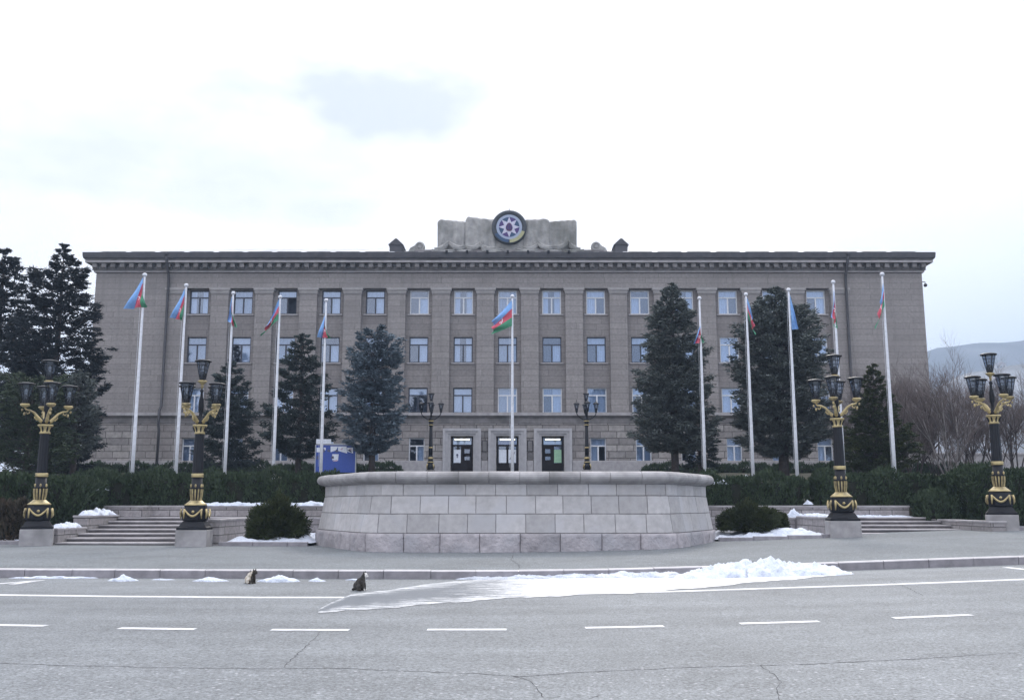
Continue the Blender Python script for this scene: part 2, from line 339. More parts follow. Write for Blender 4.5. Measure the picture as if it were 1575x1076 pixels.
# ------------------------------------------------------------------ mesh helpers
class MB:
    def __init__(s): s.v = []; s.f = []; s.m = []; s.smooth = False
    def add(s, verts, faces, mi=0, mat=None):
        o = len(s.v)
        if mat is not None: verts = [mat @ Vector(p) for p in verts]
        s.v += [tuple(p) for p in verts]; s.f += [tuple(i + o for i in f) for f in faces]; s.m += [mi] * len(faces)
        return s
    def box(s, x0, x1, y0, y1, z0, z1, mi=0, mat=None):
        return s.add([(x0, y0, z0), (x1, y0, z0), (x1, y1, z0), (x0, y1, z0), (x0, y0, z1), (x1, y0, z1), (x1, y1, z1), (x0, y1, z1)],
                     [(0, 3, 2, 1), (4, 5, 6, 7), (0, 1, 5, 4), (1, 2, 6, 5), (2, 3, 7, 6), (3, 0, 4, 7)], mi, mat)
    def bbox(s, x0, x1, y0, y1, z0, z1, b=.02, mi=0, mat=None):   # box with chamfered vertical and top edges
        prof = [(0, z0), (0, z1 - b), (b, z1)]
        rings = []
        for ins, z in prof:
            a0, a1, c0, c1 = x0 + ins, x1 - ins, y0 + ins, y1 - ins
            rings.append([(a0 + b, c0, z), (a1 - b, c0, z), (a1, c0 + b, z), (a1, c1 - b, z), (a1 - b, c1, z), (a0 + b, c1, z), (a0, c1 - b, z), (a0, c0 + b, z)])
        v = sum(rings, []); f = []
        for r in range(2):
            for i in range(8):
                j = (i + 1) % 8; f.append((r * 8 + i, r * 8 + j, r * 8 + 8 + j, r * 8 + 8 + i))
        f.append(tuple(range(16, 24))); f.append(tuple(range(7, -1, -1)))
        return s.add(v, f, mi, mat)
    def lathe(s, prof, n=16, mi=0, mat=None, c=(0, 0), sq=False, caps=True, rot=0):
        v = []; f = []
        for r, z in prof:
            for i in range(n):
                a = 2 * math.pi * (i + (.5 if sq else 0)) / n + rot
                rr = r / math.cos(math.pi / n) if sq else r
                v.append((c[0] + rr * math.cos(a), c[1] + rr * math.sin(a), z))
        for k in range(len(prof) - 1):
            for i in range(n):
                j = (i + 1) % n; f.append((k * n + i, k * n + j, (k + 1) * n + j, (k + 1) * n + i))
        if caps: f.append(tuple(range(n - 1, -1, -1))); f.append(tuple(range((len(prof) - 1) * n, len(prof) * n)))
        return s.add(v, f, mi, mat)
    def tube(s, pts, rad, n=6, mi=0, mat=None):
        pts = [Vector(p) for p in pts]
        if not hasattr(rad, '__len__'): rad = [rad] * len(pts)
        v = []; f = []
        for k, p in enumerate(pts):
            d = (pts[min(k + 1, len(pts) - 1)] - pts[max(k - 1, 0)]).normalized()
            u = d.orthogonal().normalized() if k == 0 else (u - d * u.dot(d)).normalized()
            w = d.cross(u)
            for i in range(n):
                a = 2 * math.pi * i / n; v.append(p + (u * math.cos(a) + w * math.sin(a)) * rad[k])
        for k in range(len(pts) - 1):
            for i in range(n):
                j = (i + 1) % n; f.append((k * n + i, k * n + j, (k + 1) * n + j, (k + 1) * n + i))
        f.append(tuple(range(n - 1, -1, -1))); f.append(tuple(range((len(pts) - 1) * n, len(pts) * n)))
        return s.add(v, f, mi, mat)
    def prism(s, poly, y0, y1, mi=0, mat=None):      # polygon in x,z extruded along y
        n = len(poly)
        v = [(x, y0, z) for x, z in poly] + [(x, y1, z) for x, z in poly]
        f = [tuple(range(n)), tuple(range(2 * n - 1, n - 1, -1))]
        for i in range(n):
            j = (i + 1) % n; f.append((i, i + n, j + n, j))
        return s.add(v, f, mi, mat)
    def sphere(s, c, r, n=12, mi=0, sc=(1, 1, 1), mat=None):
        k = max(5, n // 2); prof = []
        v = [(c[0], c[1], c[2] - r * sc[2])]; f = []
        for i in range(1, k):
            a = math.pi * i / k - math.pi / 2
            for j in range(n):
                b = 2 * math.pi * j / n
                v.append((c[0] + r * sc[0] * math.cos(a) * math.cos(b), c[1] + r * sc[1] * math.cos(a) * math.sin(b), c[2] + r * sc[2] * math.sin(a)))
        v.append((c[0], c[1], c[2] + r * sc[2]))
        for j in range(n):
            f.append((0, 1 + (j + 1) % n, 1 + j)); f.append((len(v) - 1, 1 + (k - 2) * n + j, 1 + (k - 2) * n + (j + 1) % n))
        for i in range(k - 2):
            for j in range(n):
                f.append((1 + i * n + j, 1 + i * n + (j + 1) % n, 1 + (i + 1) * n + (j + 1) % n, 1 + (i + 1) * n + j))
        return s.add(v, f, mi, mat)
    def build(s, name, mats, parent=None, loc=None, smooth=None, **props):
        if not isinstance(mats, (list, tuple)): mats = [mats]
        org = Vector(loc) if loc is not None else Vector((0, 0, 0))
        me = bpy.data.meshes.new(name)
        me.from_pydata([(x - org[0], y - org[1], z - org[2]) for x, y, z in s.v], [], s.f)
        for m in mats: me.materials.append(m)
        if len(mats) > 1: me.polygons.foreach_set('material_index', s.m)
        sm = s.smooth if smooth is None else smooth
        if sm: me.polygons.foreach_set('use_smooth', [True] * len(me.polygons))
        me.update()
        return link(name, me, parent, None if parent else loc, **props)
def link(name, me, parent=None, loc=None, **props):
    o = bpy.data.objects.new(name, me); COL.objects.link(o)
    if parent: o.parent = parent
    elif loc is not None: o.location = loc
    for k, v in props.items():
        if v is not None: o[k] = v
    return o
def thing(name, label, category, loc=(0, 0, 0), rz=0, group=None):
    o = bpy.data.objects.new(name, None); COL.objects.link(o); o.location = loc; o.rotation_euler = (0, 0, rz)
    o.empty_display_size = .3; o['label'] = label; o['category'] = category
    if group: o['group'] = group
    return o
def cards_mesh(name, P, D, Nn, L, Wd, mats, midx=None):
    """P centres, D directions, Nn side directions, L lengths, Wd widths -> leaf quads (tapered)"""
    n = len(P)
    D = D / np.linalg.norm(D, axis=1, keepdims=True); Sd = np.cross(D, Nn); Sd /= np.linalg.norm(Sd, axis=1, keepdims=True) + 1e-9
    a = P - Sd * Wd[:, None] * .5; b = P + Sd * Wd[:, None] * .5
    tip = P + D * L[:, None]; c = tip + Sd * Wd[:, None] * .22; d = tip - Sd * Wd[:, None] * .22
    V = np.stack([a, b, c, d], 1).reshape(-1, 3)
    me = bpy.data.meshes.new(name); me.vertices.add(4 * n); me.vertices.foreach_set('co', V.ravel().astype(np.float32))
    me.loops.add(4 * n); me.loops.foreach_set('vertex_index', np.arange(4 * n, dtype=np.int32))
    me.polygons.add(n); me.polygons.foreach_set('loop_start', np.arange(0, 4 * n, 4, dtype=np.int32))
    try: me.polygons.foreach_set('loop_total', np.full(n, 4, dtype=np.int32))
    except Exception: pass
    for m in mats: me.materials.append(m)
    if midx is not None: me.polygons.foreach_set('material_index', midx.astype(np.int32))
    me.update(calc_edges=True); me.validate()
    return me
def hnoise(x, y, s=1.0, seed=0):
    return (math.sin(x * 1.7 * s + 1.3 + seed) * math.cos(y * 2.3 * s + .7 - seed) + .5 * math.sin(x * 4.1 * s + y * 3.3 * s + 2 * seed) + .25 * math.sin(x * 9.3 * s - y * 7.7 * s + seed)) / 1.75

def sheet(name, x0, x1, y0, y1, nx, ny, zf, mat, **p):
    mb = MB()
    for j in range(ny + 1):
        for i in range(nx + 1):
            x = x0 + (x1 - x0) * i / nx; y = y0 + (y1 - y0) * j / ny; mb.v.append((x, y, zf(x, y)))
    for j in range(ny):
        for i in range(nx):
            a = j * (nx + 1) + i; mb.f.append((a, a + 1, a + nx + 2, a + nx + 1)); mb.m.append(0)
    return mb.build(name, mat, smooth=True, **p)

# ------------------------------------------------------------------ the setting: road, pavement, kerb, beds
KY = 21.55                       # face of the kerb
KH = .18
sheet('road', -120, 120, -60, KY + .1, 240, 10, lambda x, y: rise(max(-60, min(60, x))), M['asphalt'], kind='structure')
sheet('pavement', -120, 120, KY + .26, 40.45, 240, 4, lambda x, y: rise(max(-60, min(60, x))) + KH - .006, M['pavement'], kind='structure')
mb = MB(); x = -45.0
rk = random.Random(3)
while x < 45:
    L = rk.choice((.95, 1.0, 1.0, 1.05)); g = .012; o = rk.uniform(-.006, .006); dz = rk.uniform(-.004, .004)
    za, zb = rise(x), rise(x + L)
    v = []
    for (yy, zz) in ((KY + o, -.05), (KY + o, KH - .02 + dz), (KY + o + .02, KH + dz), (KY + .27, KH + dz), (KY + .27, -.05)):
        v += [(x + g / 2, yy, za + zz), (x + L - g / 2, yy, zb + zz)]
    mb.add(v, [(0, 1, 3, 2), (2, 3, 5, 4), (4, 5, 7, 6), (6, 7, 9, 8), (0, 2, 4, 6, 8), (9, 7, 5, 3, 1)]); mb.m[-6:] = [0, 1, 1, 0, 0, 0]
    o_ = len(mb.v); mb.add([(x, KY + .06, za - .05), (x + L, KY + .06, zb - .05), (x + L, KY + .06, zb + KH - .03), (x, KY + .06, za + KH - .03)], [(0, 1, 2, 3)])
    x += L
mb.build('kerb', [M['kerbstone'], M['kerb_top']], kind='structure')

# far ground in one sheet out to the horizon; rises to the terrace level behind the front walls
def far_z(x, y):
    t = max(0, min(1, (y - 34.7) / .3))
    base = rise(max(-60, min(60, x))) + .10
    if y <= 34.8: return base
    if y < 40.6: return base
    tt = min(1, (y - 40.6) / 29.0)
    z = 1.45 + (3.9 - 1.45) * tt
    if x > 36: z += (x - 36) * -.02 if x < 120 else -1.7
    return z
ys = [34.3, 34.7, 36, 38, 40.55, 40.65, 44, 50, 56, 62, 70, 80, 95, 130, 200, 400, 900, 2200]
xs = [-2200, -600, -200, -100, -60] + [-50 + 2 * i for i in range(51)] + [60, 100, 200, 600, 2200]
mb = MB()
for y in ys:
    for x in xs: mb.v.append((x, y, far_z(x, y) + (0 if y < 41 or y > 70 else .06 * hnoise(x * .6, y * .6))))
for j in range(len(ys) - 1):
    for i in range(len(xs) - 1):
        a = j * len(xs) + i; b = a + len(xs)
        xm = (xs[i] + xs[i + 1]) / 2
        mb.f.append((a, a + 1, b + 1, b)); mb.m.append(0)
mb.build('ground', M['soil'], smooth=True, kind='structure')
sheet('forecourt', -11, 11, 66, 74.6, 22, 6, lambda x, y: 3.9 - max(0, 70 - y) * .0845 + .09, M['pavement'], kind='structure')

# painted lines
def ribbon(mb, pts, w, dz=.004, n=1, jit=0, rr=None):
    L = []
    for k in range(len(pts) - 1):
        a, b = Vector(pts[k]), Vector(pts[k + 1]); m = max(1, int((b - a).length / (.09 if rr else .35)))
        for i in range(m): L.append(a.lerp(b, i / m))
    L.append(Vector(pts[-1]))
    if jit: L = [p + Vector((rr.uniform(-jit, jit), rr.uniform(-jit, jit), 0)) if 0 < i < len(L) - 1 else p for i, p in enumerate(L)]
    v = []; f = []
    for k, p in enumerate(L):
        d = (L[min(k + 1, len(L) - 1)] - L[max(k - 1, 0)]); d.z = 0; d.normalize(); s = Vector((-d.y, d.x, 0)) * w * .5 * (rr.uniform(.3, 1.5) if rr else 1)
        for q in (p + s, p - s): v.append((q.x, q.y, rise(q.x) + dz))
        if k: f.append((2 * k - 2, 2 * k - 1, 2 * k + 1, 2 * k))
    mb.add(v, f)
dash = [(-48, 71, 960, 962), (183, 300, 965.5, 967.2), (417, 537, 968, 968.4), (657, 779, 967.8, 967.6), (900, 1021, 965, 962.5), (1138, 1260, 958.5, 955), (1374, 1494, 950, 945), (1608, 1720, 938, 931)]
for a, b, ya, yb in dash:
    mb = MB(); ribbon(mb, [ground_at(a, ya), ground_at(b, yb)], .17, .004)
    mb.build('lane_dash', M['paint'], kind='structure')
mb = MB(); ribbon(mb, [ground_at(px, py) for px, py in ((-200, 912), (0, 914.5), (200, 916.8), (400, 918.2), (560, 918.2), (760, 916), (960, 911), (1160, 905), (1360, 898.5), (1575, 890.5), (1800, 879))], .24, .003)
mb.build('edge_line', M['paint'], kind='structure')
for pts in (((-60, 902), (62, 892)), ((18, 898), (66, 891.5)), ((1546, 872), (1640, 882))):
    mb = MB(); ribbon(mb, [ground_at(px, py) for px, py in pts], .16, .004); mb.build('parking_mark', M['paint'], kind='structure')
rr = random.Random(5)
cr = [([(-60, 1017), (100, 1023), (250, 1026), (420, 1028), (520, 1027), (640, 1032), (740, 1036), (800, 1040), (900, 1033), (1060, 1026), (1220, 1022), (1400, 1013), (1640, 999)], .022),
      ([(785, 1038), (815, 1046), (826, 1060), (838, 1073), (862, 1071)], .015), ([(1170, 1022), (1188, 1036), (1202, 1048), (1192, 1058), (1202, 1080)], .014),
      ([(492, 971), (480, 985), (466, 998), (450, 1012), (438, 1026)], .014), ([(790, 853), (786, 860), (798, 868), (799, 873)], .02),
      ([(1370, 893), (1400, 905), (1420, 916)], .018), ([(240, 868), (330, 876)], .012), ([(905, 1074), (920, 1070)], .014),
      ([(1490, 930), (1530, 938), (1600, 950)], .012)]
for pts, w in cr:
    mb = MB(); onp = pts[0][1] < 880 and pts[0][1] > 840
    ribbon(mb, [ground_at(px, py, KH if onp else 0) for px, py in pts], w * .62, (KH if onp else 0) + .0025, jit=.016, rr=rr)
    mb.build('road_crack', M['crack'], kind='structure')

# ice sheet and snow along the kerb
up = [(489, 938), (510, 926), (540, 914), (600, 907), (650, 899), (700, 893.5), (760, 890), (860, 887), (1000, 886), (1060, 884), (1200, 881), (1310, 880.5)]
lo = [(489, 942), (510, 941), (540, 939), (600, 934.5), (650, 930), (700, 926), (760, 921), (860, 916), (1000, 910.5), (1060, 905), (1200, 892), (1310, 883)]
mb = MB(); nx, ny = 260, 26; wl = []
def lerp(tab, x):
    for (a, ya), (b, yb) in zip(tab, tab[1:]):
        if x <= b: return ya + (yb - ya) * (x - a) / (b - a)
    return tab[-1][1]
for i in range(nx + 1):
    px = 489 + (1310 - 489) * i / nx; yu, yl = lerp(up, px), lerp(lo, px)
    yl += 1.3 * hnoise(px * .03, 0, 1, 1); yu += .8 * hnoise(px * .04, 0, 1, 2)
    for j in range(ny + 1):
        p = ground_at(px, yu + (yl - yu) * j / ny)
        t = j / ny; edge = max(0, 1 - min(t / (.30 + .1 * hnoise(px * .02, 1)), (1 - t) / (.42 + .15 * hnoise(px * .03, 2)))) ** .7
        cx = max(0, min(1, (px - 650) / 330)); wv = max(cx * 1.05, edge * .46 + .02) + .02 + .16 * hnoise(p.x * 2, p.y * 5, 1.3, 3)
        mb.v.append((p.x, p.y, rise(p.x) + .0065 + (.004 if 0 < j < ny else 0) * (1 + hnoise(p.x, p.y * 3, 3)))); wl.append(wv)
for i in range(nx):
    for j in range(ny):
        a = i * (ny + 1) + j; mb.f.append((a, a + 1, a + ny + 2, a + ny + 1)); mb.m.append(0)
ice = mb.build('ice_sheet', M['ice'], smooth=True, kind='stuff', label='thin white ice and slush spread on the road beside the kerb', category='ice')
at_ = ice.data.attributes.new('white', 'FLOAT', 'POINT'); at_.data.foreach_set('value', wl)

def snow_strip(pts, hs, ws, name='snow_bank', label='snow', mat='snow', seed=0, base=None):
    """a heap along a line: pts world points, hs heights, ws half widths"""
    mb = MB(); N = 17; seg = []
    for k in range(len(pts) - 1):
        m = max(2, int((Vector(pts[k + 1]) - Vector(pts[k])).length / .06))
        for i in range(m):
            t = i / m; seg.append((Vector(pts[k]).lerp(Vector(pts[k + 1]), t), hs[k] + (hs[k + 1] - hs[k]) * t, ws[k] + (ws[k + 1] - ws[k]) * t))
    seg.append((Vector(pts[-1]), hs[-1], ws[-1]))
    for k, (p, h, w) in enumerate(seg):
        d = seg[min(k + 1, len(seg) - 1)][0] - seg[max(k - 1, 0)][0]; d.z = 0; d.normalize(); s = Vector((-d.y, d.x, 0))
        e = min(1, min(k, len(seg) - 1 - k) / 5.0) ** .5
        for j in range(N):
            t = -1 + 2 * j / (N - 1)
            q = p + s * (t * w * e * (1 + .30 * hnoise(k * .11, t + seed, 2.1, seed)))
            hh = h * e * max(0, (1 - t * t)) ** .7 * (1 + .45 * hnoise(q.x, q.y, 3.4, seed) + .38 * hnoise(q.x, q.y, 8, seed) + .2 * hnoise(q.x, q.y, 17, seed))
            mb.v.append((q.x, q.y, p.z + hh - (.012 if j in (0, N - 1) else 0)))
        if k:
            for j in range(N - 1):
                a = (k - 1) * N + j; mb.f.append((a, a + 1, a + N + 1, a + N)); mb.m.append(0)
    c = sum((Vector(p) for p in pts), Vector()) / len(pts)
    return mb.build(name, M[mat], loc=(c.x, c.y, min(Vector(p).z for p in pts)), smooth=True, kind='stuff', label=label, category='snow')
def gp(px, py, z=0): return ground_at(px, py, z)
snow_strip([gp(1035, 889), gp(1100, 887), gp(1140, 885), gp(1185, 884), gp(1240, 883), gp(1285, 882), gp(1314, 882)], [.07, .20, .24, .27, .18, .13, .04], [.30, .55, .6, .6, .5, .42, .2], 'snow_bank', 'tall white snow heap ploughed against the kerb right of centre', 'snow', 3)
snow_strip([gp(700, 890), gp(780, 890), gp(900, 888), (*gp(1000, 887.5),), gp(1060, 887)], [.03, .06, .08, .10, .09], [.12, .2, .25, .3, .3], 'snow_bank', 'low ragged snow ridge along the kerb in front of the plinth', 'snow_dirty', 5)
for a, b, y0, h, w, lab in ((395, 462, 893.5, .11, .22, 'small snow heap by the kerb right of the crouching cat'), (474, 502, 893, .09, .16, 'smallest rounded snow lump by the kerb left of the dark cat'),
                            (12, 152, 888.5, .045, .08, 'long thin snow line at the kerb foot on the far left'), (165, 214, 892.5, .10, .15, 'snow lump by the kerb below the second lamp'),
                            (295, 353, 893, .07, .13, 'flat snow heap by the kerb left of the crouching cat'), (232, 270, 891, .04, .07, 'thin trace of snow at the kerb between two heaps'), (530, 565, 891.5, .05, .07, 'thin trace of snow at the kerb behind the dark cat')):
    ym = (a + b) / 2
    snow_strip([gp(a, y0), gp(ym, y0 + .4), gp(b, y0)], [h * .5, h, h * .6], [w * .6, w, w * .6], 'snow_bank', lab, 'snow', a * .01)

# ------------------------------------------------------------------ steps, low walls and planting beds
XL0, XL1 = -15.95, -10.75       # left flight
XR0, XR1 = 11.75, 16.95         # right flight
ZT = 1.11                       # landing level
def flight(x0, x1, label):
    mb = MB(); c = ((x0 + x1) / 2, 37, .18)
    for k in range(7):
        yf = 33.75 + .87 * k; zt = .18 + .133 * (k + 1)
        if zt - .133 < rise(x0) + KH - .12: continue
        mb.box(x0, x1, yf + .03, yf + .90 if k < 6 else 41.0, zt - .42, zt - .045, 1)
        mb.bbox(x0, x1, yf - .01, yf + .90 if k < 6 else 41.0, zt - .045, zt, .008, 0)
    return mb.build('stone_steps', [M['steps'], M['steps_riser']], loc=c, label=label, category='steps')
flight(XL0, XL1, 'broad pale stone steps between the two left lamp posts')
flight(XR0, XR1, 'broad pale stone steps between the two right lamp posts')
def low_wall(boxes, label, cop=.07, cat='wall'):
    mb = MB(); c = None
    for (x0, x1, y0, y1, z0, z1) in boxes:
        mb.box(x0 + .03, x1 - .03, y0 + .03, y1 - .03, z0, z1 - cop, 0)
        mb.bbox(x0, x1, y0, y1, z1 - cop, z1, .012, 1)
        if c is None: c = ((x0 + x1) / 2, (y0 + y1) / 2, z0)
    return mb.build('low_wall', [M['wallstone'], M['steps']], loc=c, label=label, category=cat)
low_wall([(XL0 - .55, XL0 - .02, 34.0, 36.3, .1, .80)], 'lowest stone parapet step beside the far left lamp')
low_wall([(XL0 - .62, XL0 - .02, 36.33, 39.3, .1, 1.22)], 'middle snow topped stone parapet left of the left steps')
low_wall([(XL0 - .75, XL0 + .9, 39.33, 40.2, .1, 1.58)], 'highest stone parapet at the top left end of the left steps')
low_wall([(XL1 + .02, XL1 + .5, 33.9, 38.2, .1, 1.12)], 'stone side wall between the left steps and the snowy bed')
low_wall([(XL0 + .4, -6.9, 40.5, 40.95, .3, 1.58)], 'long stone wall below the left hedge')
low_wall([(XR0 - .5, XR0 - .02, 33.9, 38.2, .2, 1.18)], 'stone side wall between the right bush and the right steps')
low_wall([(7.2, XR1 - .2, 40.5, 40.95, .3, 1.58)], 'long stone wall below the right hedge')
low_wall([(XR1 + .02, XR1 + .6, 34.2, 40.3, .2, 1.05)], 'stone side wall right of the right steps')
low_wall([(XL1 + .5, -7.2, 38.25, 38.7, .2, 1.12)], 'stone wall behind the left bush and snow')
low_wall([(7.2, XR0 - .5, 38.25, 38.7, .2, 1.12)], 'stone wall behind the right bush and snow')
def bed_kerb(x0, x1, y0, label):
    mb = MB(); x = x0
    while x < x1 - .3:
        L = min(1.2, x1 - x); mb.bbox(x + .006, x + L - .006, y0, y0 + .2, rise(x) + .05, rise(x) + KH + .13, .015); x += L
    mb.build('bed_kerb', M['kerbstone'], loc=((x0 + x1) / 2, y0, .1), label=label, category='kerb')
bed_kerb(XL1 + .55, -7.1, 33.6, 'granite edging of the snowy bed left of the plinth')
bed_kerb(7.2, XR0 - .55, 33.6, 'granite edging of the snowy bed right of the plinth')
bed_kerb(-30, XL0 - 1.2, 33.9, 'granite edging of the bed at the far left')
bed_kerb(XR1 + 1.0, 30, 34.3, 'granite edging of the bed at the far right')
def snow_bed(x0, x1, y0, y1, z, h, label, seed):
    mb = MB(); nx, ny = int((x1 - x0) / .12), int((y1 - y0) / .12)
    for j in range(ny + 1):
        for i in range(nx + 1):
            x = x0 + (x1 - x0) * i / nx; y = y0 + (y1 - y0) * j / ny; ex = min(i, nx - i, j, ny - j) / 4.0
            mb.v.append((x, y, z + rise(x) + (h * (.6 + .8 * hnoise(x, y, 1.1, seed) + .25 * hnoise(x, y, 4, seed))) * min(1, ex) - .03))
    for j in range(ny):
        for i in range(nx):
            a = j * (nx + 1) + i; mb.f.append((a, a + 1, a + nx + 2, a + nx + 1)); mb.m.append(0)
    mb.build('snow_cover', M['snow'], smooth=True, loc=((x0 + x1) / 2, (y0 + y1) / 2, z), kind='stuff', label=label, category='snow')
snow_bed(XL1 + .55, -7.0, 33.85, 38.2, .30, .22, 'white snow covering the bed left of the plinth', 1)
snow_bed(7.1, XR0 - .55, 33.85, 38.2, .27, .24, 'white snow covering the bed right of the plinth', 4)
snow_strip([(-22, 34.6, .3), (-19, 34.7, .3), (-17.2, 34.8, .3)], [.05, .12, .07], [.5, .6, .3], 'snow_bank', 'snow at the foot of the brown thuja at the far left', 'snow', 2)
def top_snow(x0, x1, y, z, h, w, lab, s, vert=False):
    if vert: pts = [(x0, y, z), (x0, (y + x1) / 2, z), (x0, x1, z)]
    else: pts = [(x0, y, z), ((x0 + x1) / 2, y, z), (x1, y, z)]
    snow_strip(pts, [h * .6, h, h * .7], [w, w, w], 'snow_bank', lab, 'snow', s)
top_snow(-13.6, -10.1, 40.72, 1.58, .12, .24, 'snow on the left long wall behind the second lamp', 1)
top_snow(-9.9, -7.2, 40.72, 1.58, .14, .24, 'snow on the left long wall beside the plinth', 2)
top_snow(XL0 - .3, 39.2, 36.4, 1.22, .2, .28, 'snow on the middle parapet of the left steps', 3, True)
top_snow(XL0 - .28, 36.2, 34.2, .80, .16, .25, 'snow on the lowest parapet by the far left lamp', 4, True)
top_snow(XR0 - .9, XR0 - .05, 38.5, 1.12, .25, .2, 'snow on the wall left of the right steps', 5)
top_snow(8.2, 9.4, 38.5, 1.12, .14, .2, 'snow clumps on the wall behind the right bush', 6)
top_snow(XR0 - .26, 38.0, 34.6, 1.18, .10, .2, 'thin snow along the side wall of the right steps', 7, True)
top_snow(XR0 + .1, XR1 - .2, 40.2, ZT, .07, .3, 'thin snow on the landing of the right steps', 8)

# ------------------------------------------------------------------ the stone plinth
plan = [(-6.5, 39.8), (-7.34, 37.0), (-7.05, 34.6), (-4.55, 29.76), (-1, 29.68), (2, 29.7), (5.05, 29.76), (7.2, 34.0), (7.35, 36.6), (6.4, 39.8)]
def dense(poly):
    # light Chaikin smoothing then resample
    for _ in range(2):
        q = [poly[0]]
        for a, b in zip(poly, poly[1:]):
            q.append((a[0] * .88 + b[0] * .12, a[1] * .88 + b[1] * .12)); q.append((a[0] * .12 + b[0] * .88, a[1] * .12 + b[1] * .88))
        q.append(poly[-1]); poly = q
    return [Vector((x, y)) for x, y in poly]
PL = dense(plan)
cum = [0.0]
for a, b in zip(PL, PL[1:]): cum.append(cum[-1] + (b - a).length)
TL = cum[-1]
def plan_at(s):
    s = max(0, min(TL, s))
    for k in range(len(cum) - 1):
        if s <= cum[k + 1]:
            t = (s - cum[k]) / (cum[k + 1] - cum[k] + 1e-9); p = PL[k].lerp(PL[k + 1], t)
            d0 = (PL[min(k + 2, len(PL) - 1)] - PL[max(k - 1, 0)]).normalized()
            return p, Vector((d0.y, -d0.x))        # outward normal
    return PL[-1], Vector((0, 1))
plinth = thing('stone_plinth', 'broad curved plinth of pale granite blocks with rounded coping in front of the palace', 'plinth', (0, 34.5, .18))
rb = random.Random(21)
def course(mb, z0, z1, in0, in1, ln, rough=0, seed=0, first=.4):
    s = -ln * first
    while s < TL:
        L = ln * rb.uniform(.82, 1.18) if rough else ln * rb.uniform(.93, 1.07)
        a, b = max(0, s) + .005, min(TL, s + L) - .005
        if b - a > .1:
            nu, nv = (9, 6) if rough else (max(3, int((b - a) / .3)), 2)
            us = [0, .03] + [i / nu for i in range(1, nu)] + [.97, 1]; vs = [0, .04] + [j / nv for j in range(1, nv)] + [.96, 1]
            us[1] = .014 / (b - a); us[-2] = 1 - us[1]; vs[1] = .016 / (z1 - z0); vs[-2] = 1 - vs[1]
            o = len(mb.v); tint = rb.uniform(-.006, .006)
            for j, v in enumerate(vs):
                for i, u in enumerate(us):
                    p, nn = plan_at(a + (b - a) * u); z = z0 + .006 + (z1 - z0 - .012) * v
                    edge = i in (0, len(us) - 1) or j in (0, len(vs) - 1)
                    off = -(in0 + (in1 - in0) * v) + tint - (.016 if edge else 0)
                    if rough and not edge: off += .03 + .045 * hnoise(p.x + p.y, z, 3.1, seed + s) + .02 * hnoise(p.x - p.y, z * 2, 7, s)
                    mb.v.append((p.x + nn.x * off, p.y + nn.y * off, z))
            w = len(us)
            for j in range(len(vs) - 1):
                for i in range(w - 1):
                    q = o + j * w + i; mb.f.append((q, q + 1, q + w + 1, q + w)); mb.m.append(0)
        s += L
def ringwall(mb, prof, mi=0, s0=0, s1=None):
    s1 = s1 or TL; n = max(2, int((s1 - s0) / .18)); o = len(mb.v)
    for i in range(n + 1):
        p, nn = plan_at(s0 + (s1 - s0) * i / n)
        for off, z in prof: mb.v.append((p.x + nn.x * off, p.y + nn.y * off, z))
    k = len(prof)
    for i in range(n):
        for j in range(k - 1):
            a = o + i * k + j; mb.f.append((a, a + k, a + k + 1, a + 1)); mb.m.append(mi)
    for i in (0, n):
        f = tuple(o + i * k + j for j in range(k)); mb.f.append(f if i else f[::-1]); mb.m.append(mi)
ORG = (0, 34.5, .18)
mb = MB()
course(mb, .755, 1.34, .055, .17, .93, seed=1, first=.2); course(mb, 1.34, 1.90, .17, .26, .91, seed=2, first=.75); course(mb, 1.90, 2.27, .27, .27, .94, seed=3, first=.35)
mb.build('block_wall', M['granite'], plinth, ORG)
mb = MB(); course(mb, .05, .755, 0, .02, 1.13, rough=1, seed=4); mb.build('base_course', M['granite_rough'], plinth, ORG, smooth=True)
mb = MB(); ringwall(mb, [(-.04, 0), (-.05, .75), (-.09, .76), (-.29, 1.9), (-.30, 2.27)])
n0 = len(mb.v)
top = [plan_at(TL * i / 60)[0] for i in range(61)]
mb.add([(p.x * .96, p.y * .96 + 1.3, 2.4) for p in top] , [tuple(range(61))])
mb.build('mortar_core', M['mortar'], plinth, ORG)
mb = MB(); s = .1; cope = [(-.5, 2.27), (-.24, 2.27), (-.22, 2.30), (-.10, 2.32), (-.03, 2.36), (.02, 2.42), (.035, 2.48), (.02, 2.55), (-.03, 2.61), (-.11, 2.645), (-.22, 2.655), (-.5, 2.655)]
while s < TL - .1:
    L = .95 * rb.uniform(.95, 1.05); d = rb.uniform(-.006, .006)
    ringwall(mb, [(o + d, z + d * .5) for o, z in cope], 0, s + .006, min(TL, s + L) - .006); s += L
mb.build('coping', M['coping'], plinth, ORG, smooth=False)

